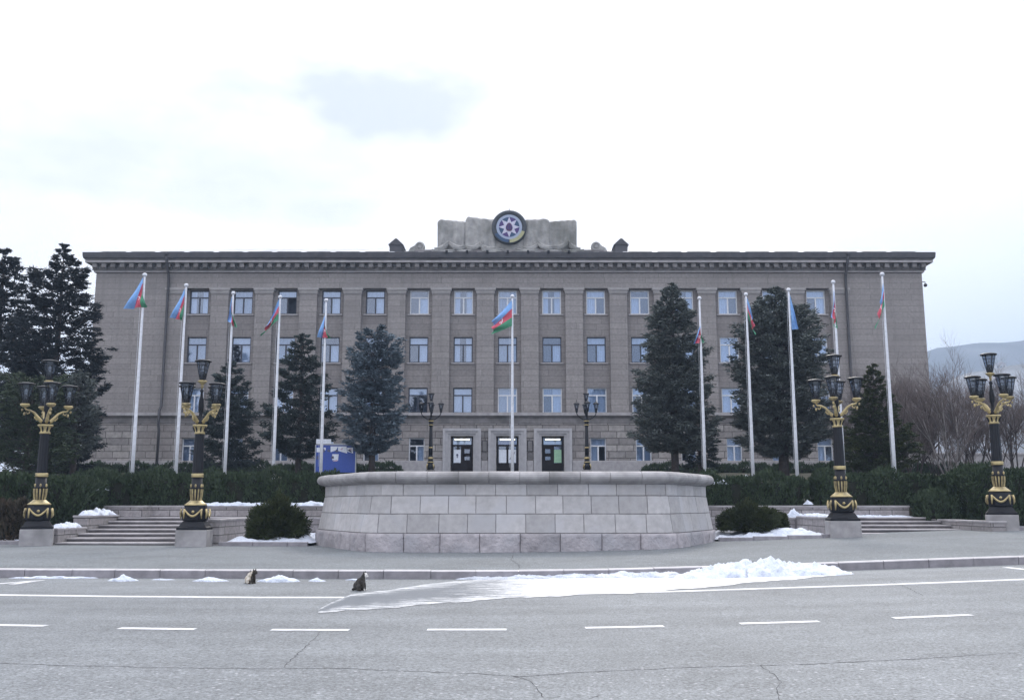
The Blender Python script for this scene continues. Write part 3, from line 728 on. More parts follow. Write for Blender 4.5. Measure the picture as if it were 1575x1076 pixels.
# ------------------------------------------------------------------ the palace
YF = 75.0
PAL = thing('palace', 'long four storey grey stone government palace with cornice, pilasters and roof emblem', 'building', (0, YF, 3.9))
PO = (0, YF, 3.9)
BX0, BX1 = xat(148, 425, YF), xat(1418, 425, YF)
DX, XC = 3.575, -.36
WX = [XC + (i - 7) * DX for i in range(15)]
Z = lambda py, Y=YF: zat(py, Y)
z_cor, z_str_t, z_str_b = Z(419.5), Z(634.5), Z(650)
def wall_sheet(mb, x0, x1, z0, z1, y, holes, depth, mi=0):
    xs = sorted({x0, x1} | {h[0] for h in holes} | {h[1] for h in holes}); zs = sorted({z0, z1} | {h[2] for h in holes} | {h[3] for h in holes})
    for a, b in zip(xs, xs[1:]):
        for c, d in zip(zs, zs[1:]):
            mx, mz = (a + b) / 2, (c + d) / 2
            if any(h[0] < mx < h[1] and h[2] < mz < h[3] for h in holes): continue
            mb.add([(a, y, c), (b, y, c), (b, y, d), (a, y, d)], [(0, 1, 2, 3)], mi)
    for h in holes:
        a, b, c, d = h; Y2 = y + depth
        mb.add([(a, y, c), (b, y, c), (b, y, d), (a, y, d), (a, Y2, c), (b, Y2, c), (b, Y2, d), (a, Y2, d)],
               [(0, 4, 5, 1), (1, 5, 6, 2), (2, 6, 7, 3), (3, 7, 4, 0)], mi)
RW = 1.09
rec = [(x - RW, x + RW, z_str_t, Z(443)) for x in WX]
mb = MB()
wall_sheet(mb, BX0, BX1, z_str_b - .1, z_cor + .3, YF, rec, .40)
# two side walls, back
mb.add([(BX0, YF, 3.3), (BX0, YF + 18, 3.3), (BX0, YF + 18, z_cor + .3), (BX0, YF, z_cor + .3)], [(0, 3, 2, 1)])
mb.add([(BX1, YF, 3.3), (BX1, YF + 18, 3.3), (BX1, YF + 18, z_cor + .3), (BX1, YF, z_cor + .3)], [(0, 1, 2, 3)])
mb.add([(BX0, YF + 18, 3.3), (BX1, YF + 18, 3.3), (BX1, YF + 18, z_cor + .3), (BX0, YF + 18, z_cor + .3)], [(0, 3, 2, 1)])
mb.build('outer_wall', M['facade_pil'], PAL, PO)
YR = YF + .40
rows = [(Z(446.5, YR), Z(483, YR)), (Z(518, YR), Z(557.5, YR)), (Z(596, YR), Z(635, YR))]
WW = .77
for x in WX:
    mb = MB()
    wall_sheet(mb, x - RW, x + RW, z_str_t - .05, Z(442), YR, [(x - WW, x + WW, b, t) for t, b in rows], .28)
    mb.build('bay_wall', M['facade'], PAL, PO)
# ground floor, a little proud, with rusticated stone
YG = YF - .06
g_t, g_b = Z(673, YG), Z(714, YG)
DOORS = (6, 7, 8); d_t = Z(671, YG)
holes = [(x - .62, x + .62, g_b, g_t) for i, x in enumerate(WX) if i not in DOORS] + [(WX[i] - .86, WX[i] + .86, 3.5, d_t) for i in DOORS]
mb = MB(); wall_sheet(mb, BX0 - .06, BX1 + .06, 3.5, z_str_b + .02, YG, holes, .45)
mb.add([(BX0 - .06, YG, 3.3), (BX0 - .06, YF + 18, 3.3), (BX0 - .06, YF + 18, z_str_b), (BX0 - .06, YG, z_str_b)], [(0, 3, 2, 1)])
mb.add([(BX1 + .06, YG, 3.3), (BX1 + .06, YF + 18, 3.3), (BX1 + .06, YF + 18, z_str_b), (BX1 + .06, YG, z_str_b)], [(0, 1, 2, 3)])
mb.build('ground_floor_wall', M['rustic'], PAL, PO)
mb = MB(); mb.box(BX0 + .3, BX1 - .3, YF + 1.5, YF + 1.6, 3.5, z_cor)
mb.build('inner_wall', M['room'], PAL, PO)
# swept mouldings around the front and both sides
def moulding(mb, prof, y=YF, x0=BX0, x1=BX1, mi=0):
    o = len(mb.v); k = len(prof); path = []
    for (cx, cy, sx, sy) in ((x0, YF + 18, -1, 0), (x0, y, -1, -1), (x1, y, 1, -1), (x1, YF + 18, 1, 0)):
        for off, z in prof: mb.v.append((cx + sx * off * .74, cy + sy * off, z))
    for i in range(3):
        for j in range(k - 1):
            a = o + i * k + j; mb.f.append((a, a + k, a + k + 1, a + 1)); mb.m.append(mi)
zb = z_cor
mb = MB()
moulding(mb, [(0.004, zb - .02), (.14, zb), (.14, zb + .10), (.20, zb + .14), (.20, zb + .22), (.26, zb + .26), (.26, zb + .62), (.78, zb + .66), (.78, zb + .84), (.84, zb + .86), (.90, zb + .95)])

mb.build('cornice', M['trim'], PAL, PO)
mb = MB(); moulding(mb, [(.144, zb + .004), (.19, zb + .01), (.19, zb + .115), (.144, zb + .12)]); moulding(mb, [(.785, zb + .665), (.83, zb + .67), (.83, zb + .83), (.785, zb + .835)])
mb.build('cornice_fillet', M['trim_light'], PAL, PO)
x = BX0 - .1
while x < BX1 + .2:
    mb = MB(); mb.box(x, x + .36, YF - .66, YF - .24, zb + .32, zb + .655); mb.box(x + .04, x + .32, YF - .42, YF - .25, zb + .22, zb + .32); x += .742
    mb.build('dentil', M['trim'], PAL, PO)
mb = MB()
for sx, xx in ((-1, BX0), (1, BX1)):
    y = YF + .3
    while y < YF + 17.5:
        a, b = sorted((xx + sx * .15, xx + sx * .50)); mb.box(a, b, y, y + .36, zb + .32, zb + .655); y += .742
mb.build('side_dentils', M['trim_light'], PAL, PO, kind='stuff')
mb = MB(); moulding(mb, [(.904, zb + .93), (1.0, zb + 1.02), (1.03, zb + 1.22), (1.05, zb + 1.44), (1.0, zb + 1.47), (.6, zb + 1.48)])
mb.build('gutter', M['soffit'], PAL, PO)
ez = zb + 1.47
mb = MB(); y0, y1 = YF - 1.0, YF + 18.6; xm0, xm1 = BX0 - .74, BX1 + .74; ym = (y0 + y1) / 2; rz = zat(383.2, ym)
mb.add([(xm0, y0, ez), (xm1, y0, ez), (xm1, y1, ez), (xm0, y1, ez), (xm0 + 9.6, ym, rz), (xm1 - 9.6, ym, rz)], [(0, 1, 5, 4), (1, 2, 5), (2, 3, 4, 5), (3, 0, 4), (3, 2, 1, 0)])
roof = mb.build('roof', M['roof'], PAL, PO)
mb = MB()
x = xm0 + 1.5
while x < xm1 - 1.5:
    mb.box(x, x + 1.9, y0 + .02, y0 + .30, ez + .01, ez + .05); x += 2.35
mb.build('snow_guard', M['soffit'], roof, PO)
# dormers
for px in (610, 954.5):
    c = at(px, 386, YF + .9); w = .52; mb = MB()
    mb.box(c.x - w, c.x + w, YF + .4, YF + 2.4, ez - .1, ez + 1.0)
    mb.prism([(c.x - w - .1, ez + .98), (c.x + w + .1, ez + .98), (c.x + .06, ez + 1.5), (c.x - .06, ez + 1.5)], YF + .3, YF + 2.5)
    sd_ = 1 if px < 780 else -1
    mb.prism([(c.x + sd_ * w, ez), (c.x + sd_ * (w + .35), ez), (c.x + sd_ * w, ez + .95)][::sd_], YF + .5, YF + 2.2)
    dm = mb.build('dormer', M['soffit'], roof, PO)
# string course and frieze under it
mb = MB(); zs = Z(641); moulding(mb, [(.065, Z(651)), (.10, Z(650)), (.10, Z(643)), (.22, Z(641.5)), (.34, Z(640)), (.36, z_str_t - .04), (.36, z_str_t), (.0, z_str_t + .03)])
mb.build('string_course', M['trim'], PAL, PO)
mb = MB(); moulding(mb, [(.365, Z(639.5)), (.42, Z(639.3)), (.42, Z(635.2)), (.365, Z(635))])
mb.build('string_course_edge', M['trim_light'], PAL, PO)
# plinth of the building, butted between the door surrounds
mb = MB(); zp = Z(708, YF - .3)
dl = [(WX[i] - 1.52, WX[i] + 1.52) for i in DOORS]
segs = [(BX0 - .35, dl[0][0]), (dl[0][1], dl[1][0]), (dl[1][1], dl[2][0]), (dl[2][1], BX1 + .35)]
for a, b in segs:
    mb.bbox(a, b, YG - .28, YG - .005, 3.3, zp, .03)
mb.box(BX0 - .35, BX0 - .065, YG, YF + 18, 3.3, zp - .01); mb.box(BX1 + .065, BX1 + .35, YG, YF + 18, 3.3, zp - .01)
mb.build('base_plinth', M['trim_light'], PAL, PO)
# capitals on the pilasters
zc0, zc1 = Z(452), Z(443)
for i in range(16):
    xa = (WX[i - 1] + RW) if i > 0 else WX[0] - RW - 1.4
    xb = (WX[i] - RW) if i < 15 else WX[14] + RW + 1.4
    mb = MB(); h = zc1 - zc0
    mb.box(xa - .03, xb + .03, YF - .06, YF + .38, zc0 + .006, zc0 + h * .22); mb.box(xa - .07, xb + .07, YF - .10, YF + .37, zc0 + h * .22 + .003, zc0 + h * .60); mb.box(xa - .14, xb + .14, YF - .17, YF + .36, zc0 + h * .60 + .003, zc1 + .02)
    mb.build('pilaster_capital', M['trim_mid'], PAL, PO)

# windows
rw = random.Random(17)
def window(x, z0, z1, y, w, white, kind, seed):
    fm = M['frame_white'] if white else M['frame_dark']; t = .085
    mb = MB(); h = z1 - z0; tr = z1 - h * .30
    mb.box(x - w, x - w + t, y, y + .09, z0, z1); mb.box(x + w - t, x + w, y, y + .09, z0, z1)
    mb.box(x - w + t, x + w - t, y, y + .09, z1 - t, z1); mb.box(x - w + t, x + w - t, y, y + .09, z0, z0 + t)
    mb.box(x - w + t, x + w - t, y + .003, y + .087, tr - .05, tr + .05)
    mb.box(x - .055, x + .055, y + .003, y + .087, z0 + t, tr - .05)
    fr = mb.build('window', fm, PAL, PO)
    g = MB()
    for a, b, c, d in ((x - w + t, x - .055, z0 + t, tr - .05), (x + .055, x + w - t, z0 + t, tr - .05), (x - w + t, x + w - t, tr + .05, z1 - t)):
        if kind == 'open' and a > x: continue
        g.add([(a, y + .045, c), (b, y + .045, c), (b, y + .045, d), (a, y + .045, d)], [(0, 1, 2, 3)])
    g.build('pane', M['glass'], fr, PO)
    def curtain(a, b, c, d, m):
        k = MB(); n = 14
        for j in range(n + 1):
            xx = a + (b - a) * j / n; yy = y + .2 + .02 * math.sin(j * 2.1 + seed); k.v += [(xx, yy, c), (xx, yy, d)]
            if j: k.f.append((2 * j - 2, 2 * j, 2 * j + 1, 2 * j - 1)); k.m.append(0)
        k.build('curtain', m, fr, PO)
    c1 = M['curtain'] if kind != 'blind' else M['curtain_blue']
    if kind == 'both': curtain(x - w + .03, x + w - .03, z0, z1, c1)
    elif kind == 'right': curtain(x + .02, x + w - .03, z0, tr, c1)
    elif kind == 'left': curtain(x - w + .03, x - .02, z0, tr, c1)
    elif kind == 'sides':
        curtain(x - w + .03, x - w * .35, z0, z1, c1); curtain(x + w * .3, x + w - .03, z0, z1, c1)
    elif kind == 'blind': curtain(x - w + .03, x + w - .03, z0 + .1, z1, c1)
    elif kind == 'topright': curtain(x + .02, x + w - .03, z0, z1, c1); curtain(x - w + .03, x - .02, tr, z1, M['curtain_blue'])
    if kind in ('right', 'left', 'open', 'none') and seed % 5: curtain(x - w + .03, x + w - .03, tr + .02, z1, M['curtain'])
    return fr
topk = ['sides', 'blind', 'open', 'right', 'right', 'right', 'sides', 'blind', 'sides', 'left', 'left', 'sides', 'left', 'blind', 'right']
midk = ['blind', 'right', 'blind', 'right', 'blind', 'right', 'sides', 'blind', 'right', 'right', 'right', 'right', 'both', 'both', 'both']
lowk = ['both', 'both', 'both', 'both', 'blind', 'none', 'both', 'blind', 'topright', 'both', 'none', 'blind', 'both', 'both', 'blind']
for i, x in enumerate(WX):
    for r, (t, b) in enumerate(rows):
        white = (r == 0 and i >= 5) or (r == 1 and i >= 12) or (r == 2 and (i < 3 or i >= 7))
        kd = (topk, midk, lowk)[r][i]
        window(x, b, t, YR + .14, WW, white, kd, i * 3 + r)
    if i not in DOORS: window(x, g_b, g_t, YG + .2, .62, True, rw.choice(('both', 'left', 'right', 'sides', 'blind')) if i != 2 else 'blind', i)
mb = MB()
for x in WX:
    for t, b in rows[:2]: mb.bbox(x - .93, x + .93, YR - .10, YR + .13, b - .11, b - .004, .015)
mb.build('window_sills', M['trim_light'], PAL, PO)

# doors
for n_, i in enumerate(DOORS):
    x = WX[i]; st = Z(657, YG - .2)
    mb = MB()
    for k, (a, b, dy) in enumerate(((1.50, 1.28, .34), (1.28, 1.08, .26), (1.08, .90, .16))):
        zt = d_t + (b - .90) * .95 + .05; zu = d_t + (a - .90) * .95 + .05
        mb.box(x - a, x - b, YG - dy, YG - .004, 3.4, zu); mb.box(x + b, x + a, YG - dy, YG - .004, 3.4, zu)
        mb.box(x - b, x + b, YG - dy, YG - .004, zt, zu)
    mb.build('door_surround', M['surround'], PAL, PO)
    y = YG + .22; dt = d_t; zt = Z(684.5, YG)         # transom bar
    mb = MB()
    mb.box(x - .86, x - .74, y, y + .12, 3.9, dt); mb.box(x + .74, x + .86, y, y + .12, 3.9, dt); mb.box(x - .74, x + .74, y, y + .12, dt - .10, dt)
    mb.box(x - .74, x + .74, y, y + .12, zt - .07, zt + .07); mb.box(x - .05, x + .05, y, y + .12, 3.9, zt - .07)
    zmid = Z(711.5, YG)
    solid = {0: 1, 1: None, 2: -1}[n_]
    for sgn in (-1, 1):
        a, b = sorted((x + sgn * .05, x + sgn * .74)); lo_ = 3.9
        if solid == sgn:
            mb.box(a, b, y + .02, y + .10, lo_, Z(707, YG)); mb.box(a, b, y + .02, y + .10, Z(701.5, YG), Z(696.5, YG))
            mb.box(a, a + .14, y + .02, y + .10, Z(707, YG), zt - .07); mb.box(b - .14, b, y + .02, y + .10, Z(707, YG), zt - .07); mb.box(a + .14, b - .14, y + .02, y + .10, Z(690, YG), zt - .07)
        else:
            mb.box(a, b, y + .02, y + .10, lo_, zmid)
            mb.box(a, a + .06, y + .02, y + .10, zmid, zt - .07); mb.box(b - .06, b, y + .02, y + .10, zmid, zt - .07)
    dr = mb.build('door', M['door'], PAL, PO)
    g = MB(); g.add([(x - .74, y + .06, 3.9), (x + .74, y + .06, 3.9), (x + .74, y + .06, dt), (x - .74, y + .06, dt)], [(0, 1, 2, 3)]); g.build('door_glass', M['glass'], dr, PO)
    k = MB(); k.box(x - .60, x + .60, y - .10, y - .02, dt - .27, dt - .17); k.build('light_tube', M['lamp_glow'], dr, PO)
    k = MB(); k.box(x - .70, x + .70, y + .13, y + .15, Z(683, YG), Z(677.5, YG)); k.build('transom_poster', M['paper'] if n_ != 1 else M['em_navy'], dr, PO)
    if n_ == 0:
        k = MB(); k.box(x - .66, x - .1, y + .0, y + .018, Z(711, YG), Z(691, YG)); pp = k.build('poster', M['paper'], dr, PO)
        k = MB(); k.lathe([(.001, 0), (.09, 0), (.09, .004)], 10, mat=Matrix.Translation((x - .38, y - .003, Z(699, YG))) @ Matrix.Rotation(R(90), 4, 'X')); k.box(x - .42, x - .34, y - .006, y - .001, Z(703.5, YG), Z(700.5, YG)); k.build('poster_print', M['ink'], pp, PO)
    elif n_ == 1:
        k = MB(); k.box(x - .68, x - .08, y + .0, y + .018, Z(711, YG), Z(691, YG)); k.box(x + .08, x + .68, y + .0, y + .018, Z(711, YG), Z(691, YG)); pp = k.build('poster', M['paper'], dr, PO)
        k = MB()
        for a, b, c in ((.14, .60, -60), (.2, .5, 30), (.3, .55, -20), (.22, .42, 70)):
            k.tube([(x + a, y - .004, Z(708 - a * 14, YG)), (x + (a + b) / 2, y - .004, Z(703 + c * .04, YG)), (x + b, y - .004, Z(697 + c * .05, YG))], .018, 5)
        k.build('poster_print', M['ink'], pp, PO)
    else:
        k = MB(); k.box(x + .1, x + .68, y + .0, y + .018, Z(711, YG), Z(691, YG)); k.build('poster', M['paper_green'], dr, PO)
for i in (6, 7):
    xm = (WX[i] + WX[i + 1]) / 2
    k = MB(); k.bbox(xm - .22, xm + .22, YG - .09, YG - .004, Z(694.5, YG), Z(677, YG), .015); k.build('wall_plaque', M['soffit'], PAL, PO)
    k = MB(); k.box(xm - .16, xm + .16, YG - .105, YG - .092, Z(693.3, YG), Z(678.2, YG)); k.build('plaque_face', M['trim'], PAL, PO)
    k = MB(); k.bbox(xm - .22, xm + .22, YG - .06, YG - .004, Z(707, YG), Z(696, YG), .02); k.build('wall_panel', M['trim'], PAL, PO)
# drain pipes, camera
for pt, pb in ((259, 246), (1301, 1309)):
    xx = xat(pt, 425, YF - .3); k = MB()
    k.tube([(xx, YF - .95, zb + 1.3), (xx, YF - .95, zb + .95), (xx, YF - .85, zb + .6), (xx, YF - .28, zb - .25), (xx, YF - .20, zb - .6), (xx, YF - .20, z_str_t + .5), (xx, YF - .55, z_str_t + .1), (xx, YF - .55, z_str_b - .2), (xx, YF - .38, z_str_b - .6), (xx, YF - .45, 3.9)], .11, 8)
    k.tube([(xx, YF - .97, zb + 1.45), (xx, YF - .97, zb + 1.15)], [.24, .13], 8)
    k.build('drain_pipe', M['soffit'], PAL, PO, smooth=True)
k = MB(); cx = BX1; zz = Z(432); k.tube([(cx, YF + .3, zz), (cx + .35, YF + .3, zz), (cx + .36, YF + .3, zz - .15)], .035, 6); k.sphere((cx + .37, YF + .3, zz - .28), .15, 10); k.build('security_camera', M['soffit'], PAL, PO)

# roof relief with the emblem
EY = YF - .35
def ez_(py): return zat(py, EY)
def ex_(px, py=360): return xat(px, py, EY)
def slab(pxs, tops, bot, y, th, fold, seed, amp=.07):
    """a stone drapery panel: top edge through pxs/tops, vertical fold relief"""
    mb = MB(); nx, nz = 40, 14
    for j in range(nz + 1):
        for i in range(nx + 1):
            t = i / nx; px = pxs[0] + (pxs[-1] - pxs[0]) * t; ty = lerp(list(zip(pxs, tops)), px); py = bot + (ty - bot) * j / nz
            dep = amp * math.sin(t * fold * math.pi * 2 + seed + .5 * math.sin(j * .5)) + .04 * hnoise(t * 9, j * .5, 1, seed)
            mb.v.append((ex_(px, py), y + dep - .05 * math.sin(math.pi * j / nz), ez_(py)))
    n1 = len(mb.v)
    for j in range(nz):
        for i in range(nx):
            a = j * (nx + 1) + i; mb.f.append((a, a + 1, a + nx + 2, a + nx + 1)); mb.m.append(0)
    # back and rim
    for vtx in list(mb.v): mb.v.append((vtx[0], y + th, vtx[2]))
    W1 = nx + 1
    for i in range(nx):
        a = nz * W1 + i; mb.f.append((a, a + 1, a + 1 + n1, a + n1)); mb.m.append(0)
    for j in range(nz):
        a = j * W1; mb.f.append((a + W1, a + W1 + n1, a + n1, a)); mb.m.append(0)
        a = j * W1 + nx; mb.f.append((a, a + n1, a + W1 + n1, a + W1)); mb.m.append(0)
    for j in range(nz):
        for i in range(nx):
            a = j * W1 + i + n1; mb.f.append((a + nx + 1, a + nx + 2, a + 1, a)); mb.m.append(0)
    return mb
RG = thing('roof_emblem_relief', 'weathered stone drapery relief with round emblem standing above the middle of the cornice', 'relief', (ex_(783), EY, ez_(388)))
RO = tuple(RG.location)
slab([673, 677, 700, 719], [341, 337.5, 339.5, 341.5], 386, EY, .5, 4.3, .4, .06).build('drapery_panel', M['relief'], RG, RO, smooth=True)
slab([716, 719, 722, 745, 762], [340, 335, 334.5, 337.5, 339], 386, EY - .18, .6, 3.7, 2.0, .06).build('drapery_panel', M['relief'], RG, RO, smooth=True)
slab([806, 825, 840, 844], [339, 338.5, 337.3, 340], 386, EY - .18, .6, 3.4, .9, .06).build('drapery_panel', M['relief'], RG, RO, smooth=True)
slab([842, 848, 870, 884, 887], [342, 340.5, 339, 338.3, 341], 386, EY, .5, 4.6, 3.0, .06).build('drapery_panel', M['relief'], RG, RO, smooth=True)
# scalloped swags along the foot
rs = random.Random(9)
slab([752, 760, 790, 815], [352, 350, 350, 352], 387, EY - .05, .5, 1.0, 1.4).build('drapery_panel', M['relief'], RG, RO, smooth=True)
mb = MB()
for x0_, y0_, x1_, y1_, sg in [(668, 384, 690, 373, 5), (690, 373, 716, 380, 6), (716, 380, 742, 372, 7), (738, 376, 764, 382, 6), (700, 384, 730, 386, 4), (664, 386, 700, 386, 3), (740, 386, 775, 385, 3),
                               (803, 382, 828, 376, 6), (826, 372, 852, 380, 7), (850, 380, 874, 372, 6), (874, 373, 893, 384, 5), (836, 386, 866, 384, 4), (866, 386, 898, 386, 3), (792, 385, 828, 386, 3)]:
    yy = EY - .30 - rs.uniform(0, .12); pts = []
    for q in range(9):
        t = q / 8; c = at(x0_ + (x1_ - x0_) * t, y0_ + (y1_ - y0_) * t + sg * math.sin(math.pi * t) * .8, yy); pts.append((c.x, c.y, c.z))
    mb.tube(pts, [.10, .17, .22, .25, .26, .25, .22, .17, .10], 8)
    mb.tube([(p[0], p[1] - .17, p[2] + .10) for p in pts], [.03, .05, .06, .07, .07, .07, .06, .05, .03], 6)
mb.build('carved_swags', M['relief'], RG, RO, smooth=True)
mb = MB(); mb.bbox(ex_(640), ex_(928), EY - .45, EY + .6, ez + .01, ez_(386.0), .03); mb.build('relief_base', M['trim'], RG, RO)
for px in (646, 916.5):
    c = at(px, 380, EY - .1); sgn = -1 if px > 780 else 1; k = MB()
    T = Matrix.Translation(c) @ Matrix.Rotation(R(90), 4, 'X')
    k.lathe([(.36, -.25), (.40, -.2), (.40, .2), (.36, .25), (.26, .25), (.24, .2), (.16, .2), (.15, .28), (.02, .28)], 20, mat=T)
    k.prism([(c.x - sgn * .3, ez), (c.x - sgn * 1.0, ez), (c.x - sgn * .75, c.z - .1), (c.x - sgn * .3, c.z + .15)][::-sgn], c.y - .2, c.y + .3)
    k.build('scroll', M['relief'], RG, RO, smooth=False)
# the emblem disc
EC = at(783.2, 349.5, EY - .38); er = 27.0 * (EY - .3) / 1415
T = Matrix.Translation(EC) @ Matrix.Rotation(R(90), 4, 'X')
k = MB(); k.lathe([(er * .93, -.55), (er, -.45), (er * 1.0, .02), (er * .96, .10), (er * .88, .14), (er * .80, .10), (er * .76, .02), (.02, .02)], 56, mat=T); em = k.build('emblem_ring', M['em_dark'], RG, RO, smooth=True)
def disc(r0, r1, y, m, nm, a0=0, a1=360, th=.03, par=em):
    k = MB(); n = max(6, int((a1 - a0) / 7)); 
    v = []; f = []
    for i in range(n + 1):
        a = R(a0 + (a1 - a0) * i / n)
        for r in (r0, r1):
            v.append((EC.x + r * math.cos(a), EC.y - y, EC.z + r * math.sin(a)))
        if i: f.append((2 * i - 2, 2 * i - 1, 2 * i + 1, 2 * i))
    k.add(v, f); return k.build(nm, m, par, RO)
disc(0, er * .72, .045, M['em_navy'], 'emblem_field')
for q in range(8): disc(er * .33, er * .60, .052, M['em_purple'] if q % 2 else M['em_teal'], 'emblem_sector', q * 45 + 6, q * 45 + 39)
disc(er * .585, er * .735, .06, M['em_ring'], 'emblem_band')
def star(n, ro, ri, y, m, nm, rot=90, sx=1):
    k = MB(); v = [(EC.x, EC.y - y - .03, EC.z)]
    for i in range(2 * n):
        a = R(rot + 180 * i / n); r = ro if i % 2 == 0 else ri; v.append((EC.x + sx * r * math.cos(a), EC.y - y, EC.z + r * math.sin(a)))
    k.add(v, [(0, 1 + i, 1 + (i + 1) % (2 * n)) for i in range(2 * n)]); return k.build(nm, m, em, RO)
star(8, er * .60, er * .31, .07, M['em_white'], 'emblem_star')
k = MB(); v = [(EC.x + er * .19 * math.sin(a) * (1 - .25 * math.cos(a)), EC.y - .115, EC.z + er * .25 * math.cos(a)) for a in [2 * math.pi * i / 20 for i in range(20)]]
k.add(v, [tuple(range(19, -1, -1))]); k.build('emblem_flame', M['em_red'], em, RO)
k = MB()
for sx in (-.09, 0, .09):
    k.tube([(EC.x + er * sx, EC.y - .125, EC.z - er * .16), (EC.x + er * sx * 1.5, EC.y - .13, EC.z), (EC.x + er * sx * .6, EC.y - .125, EC.z + er * (.15 if sx else .2))], [.035, .04, .01], 5)
k.build('emblem_flame_tongue', M['em_navy'], em, RO)
disc(er * .735, er * .93, .16, M['em_gold'], 'emblem_wheat', 272, 342)
disc(er * .735, er * .92, .16, M['em_teal'], 'emblem_oak_leaf', 208, 268)
k = MB(); k.tube([(EC.x, EC.y + .2, EC.z + er), (EC.x, EC.y + .2, EC.z + er + .22)], .025, 5); k.build('emblem_spike', M['soffit'], em, RO)
k = MB()
for q in range(7):
    c = at(687 + q * 31.3, 388.3, YF - 1.02); k.box(c.x - .09, c.x + .09, YF - 1.2, YF - 1.02, ez - .12, ez + .1)
k.build('eave_light', M['black'], RG, RO)

# ------------------------------------------------------------------ lamp posts
def lantern(par, c, s=1.0, pointed=False):
    """lantern with wide top; c = centre of its foot"""
    x, y, z = c; T = Matrix.Translation(c) @ Matrix.Diagonal((s, s, s, 1)); H = .64
    fr = MB(); n = 6; rb_, rt = .10, .225
    fr.lathe([(.05, -.02), (rb_ + .01, 0), (rb_ + .015, .03), (rb_, .16 if not pointed else .05)], n, mat=T)
    for i in range(n):
        a = 2 * math.pi * i / n; ca, sa = math.cos(a), math.sin(a)
        fr.tube([(ca * rb_, sa * rb_, .03), (ca * rt, sa * rt, H)], .014, 4, mat=T)
    for zz in (.36, .5):
        t = zz / H; rr_ = rb_ + (rt - rb_) * t; pts = [(rr_ * math.cos(2 * math.pi * i / n), rr_ * math.sin(2 * math.pi * i / n), zz) for i in range(n + 1)]; fr.tube(pts, .009, 4, mat=T)
    o = fr.build('lantern', M['black'], par)
    g = MB(); g.lathe([(rb_ * .93, .04), (rt * .94, H - .01)], n, mat=T, caps=False); g.build('lantern_glass', M['lampglass'], o)
    cp = MB()
    if pointed: cp.lathe([(rt + .05, H - .02), (rt + .06, H + .02), (.10, H + .16), (.03, H + .20), (.02, H + .36), (.005, H + .40)], n, mat=T)
    else: cp.lathe([(rt, H - .01), (rt + .06, H), (rt + .07, H + .03), (rt + .03, H + .055), (.10, H + .085), (.01, H + .09)], 14, mat=T)
    cp.build('lantern_cap', M['black_cap'], o)
    b = MB(); b.lathe([(rb_ * .8, .04), (rb_ * 1.05, .14), (rb_ * 1.1, .24), (.03, .30)], 8, mat=T); b.build('lamp_holder', M['black'], o)
    b = MB(); b.lathe([(.02, .30), (.04, .36), (.04, .44), (.02, .50)], 8, mat=T); b.build('lamp_bulb', M['frame_white'], o)
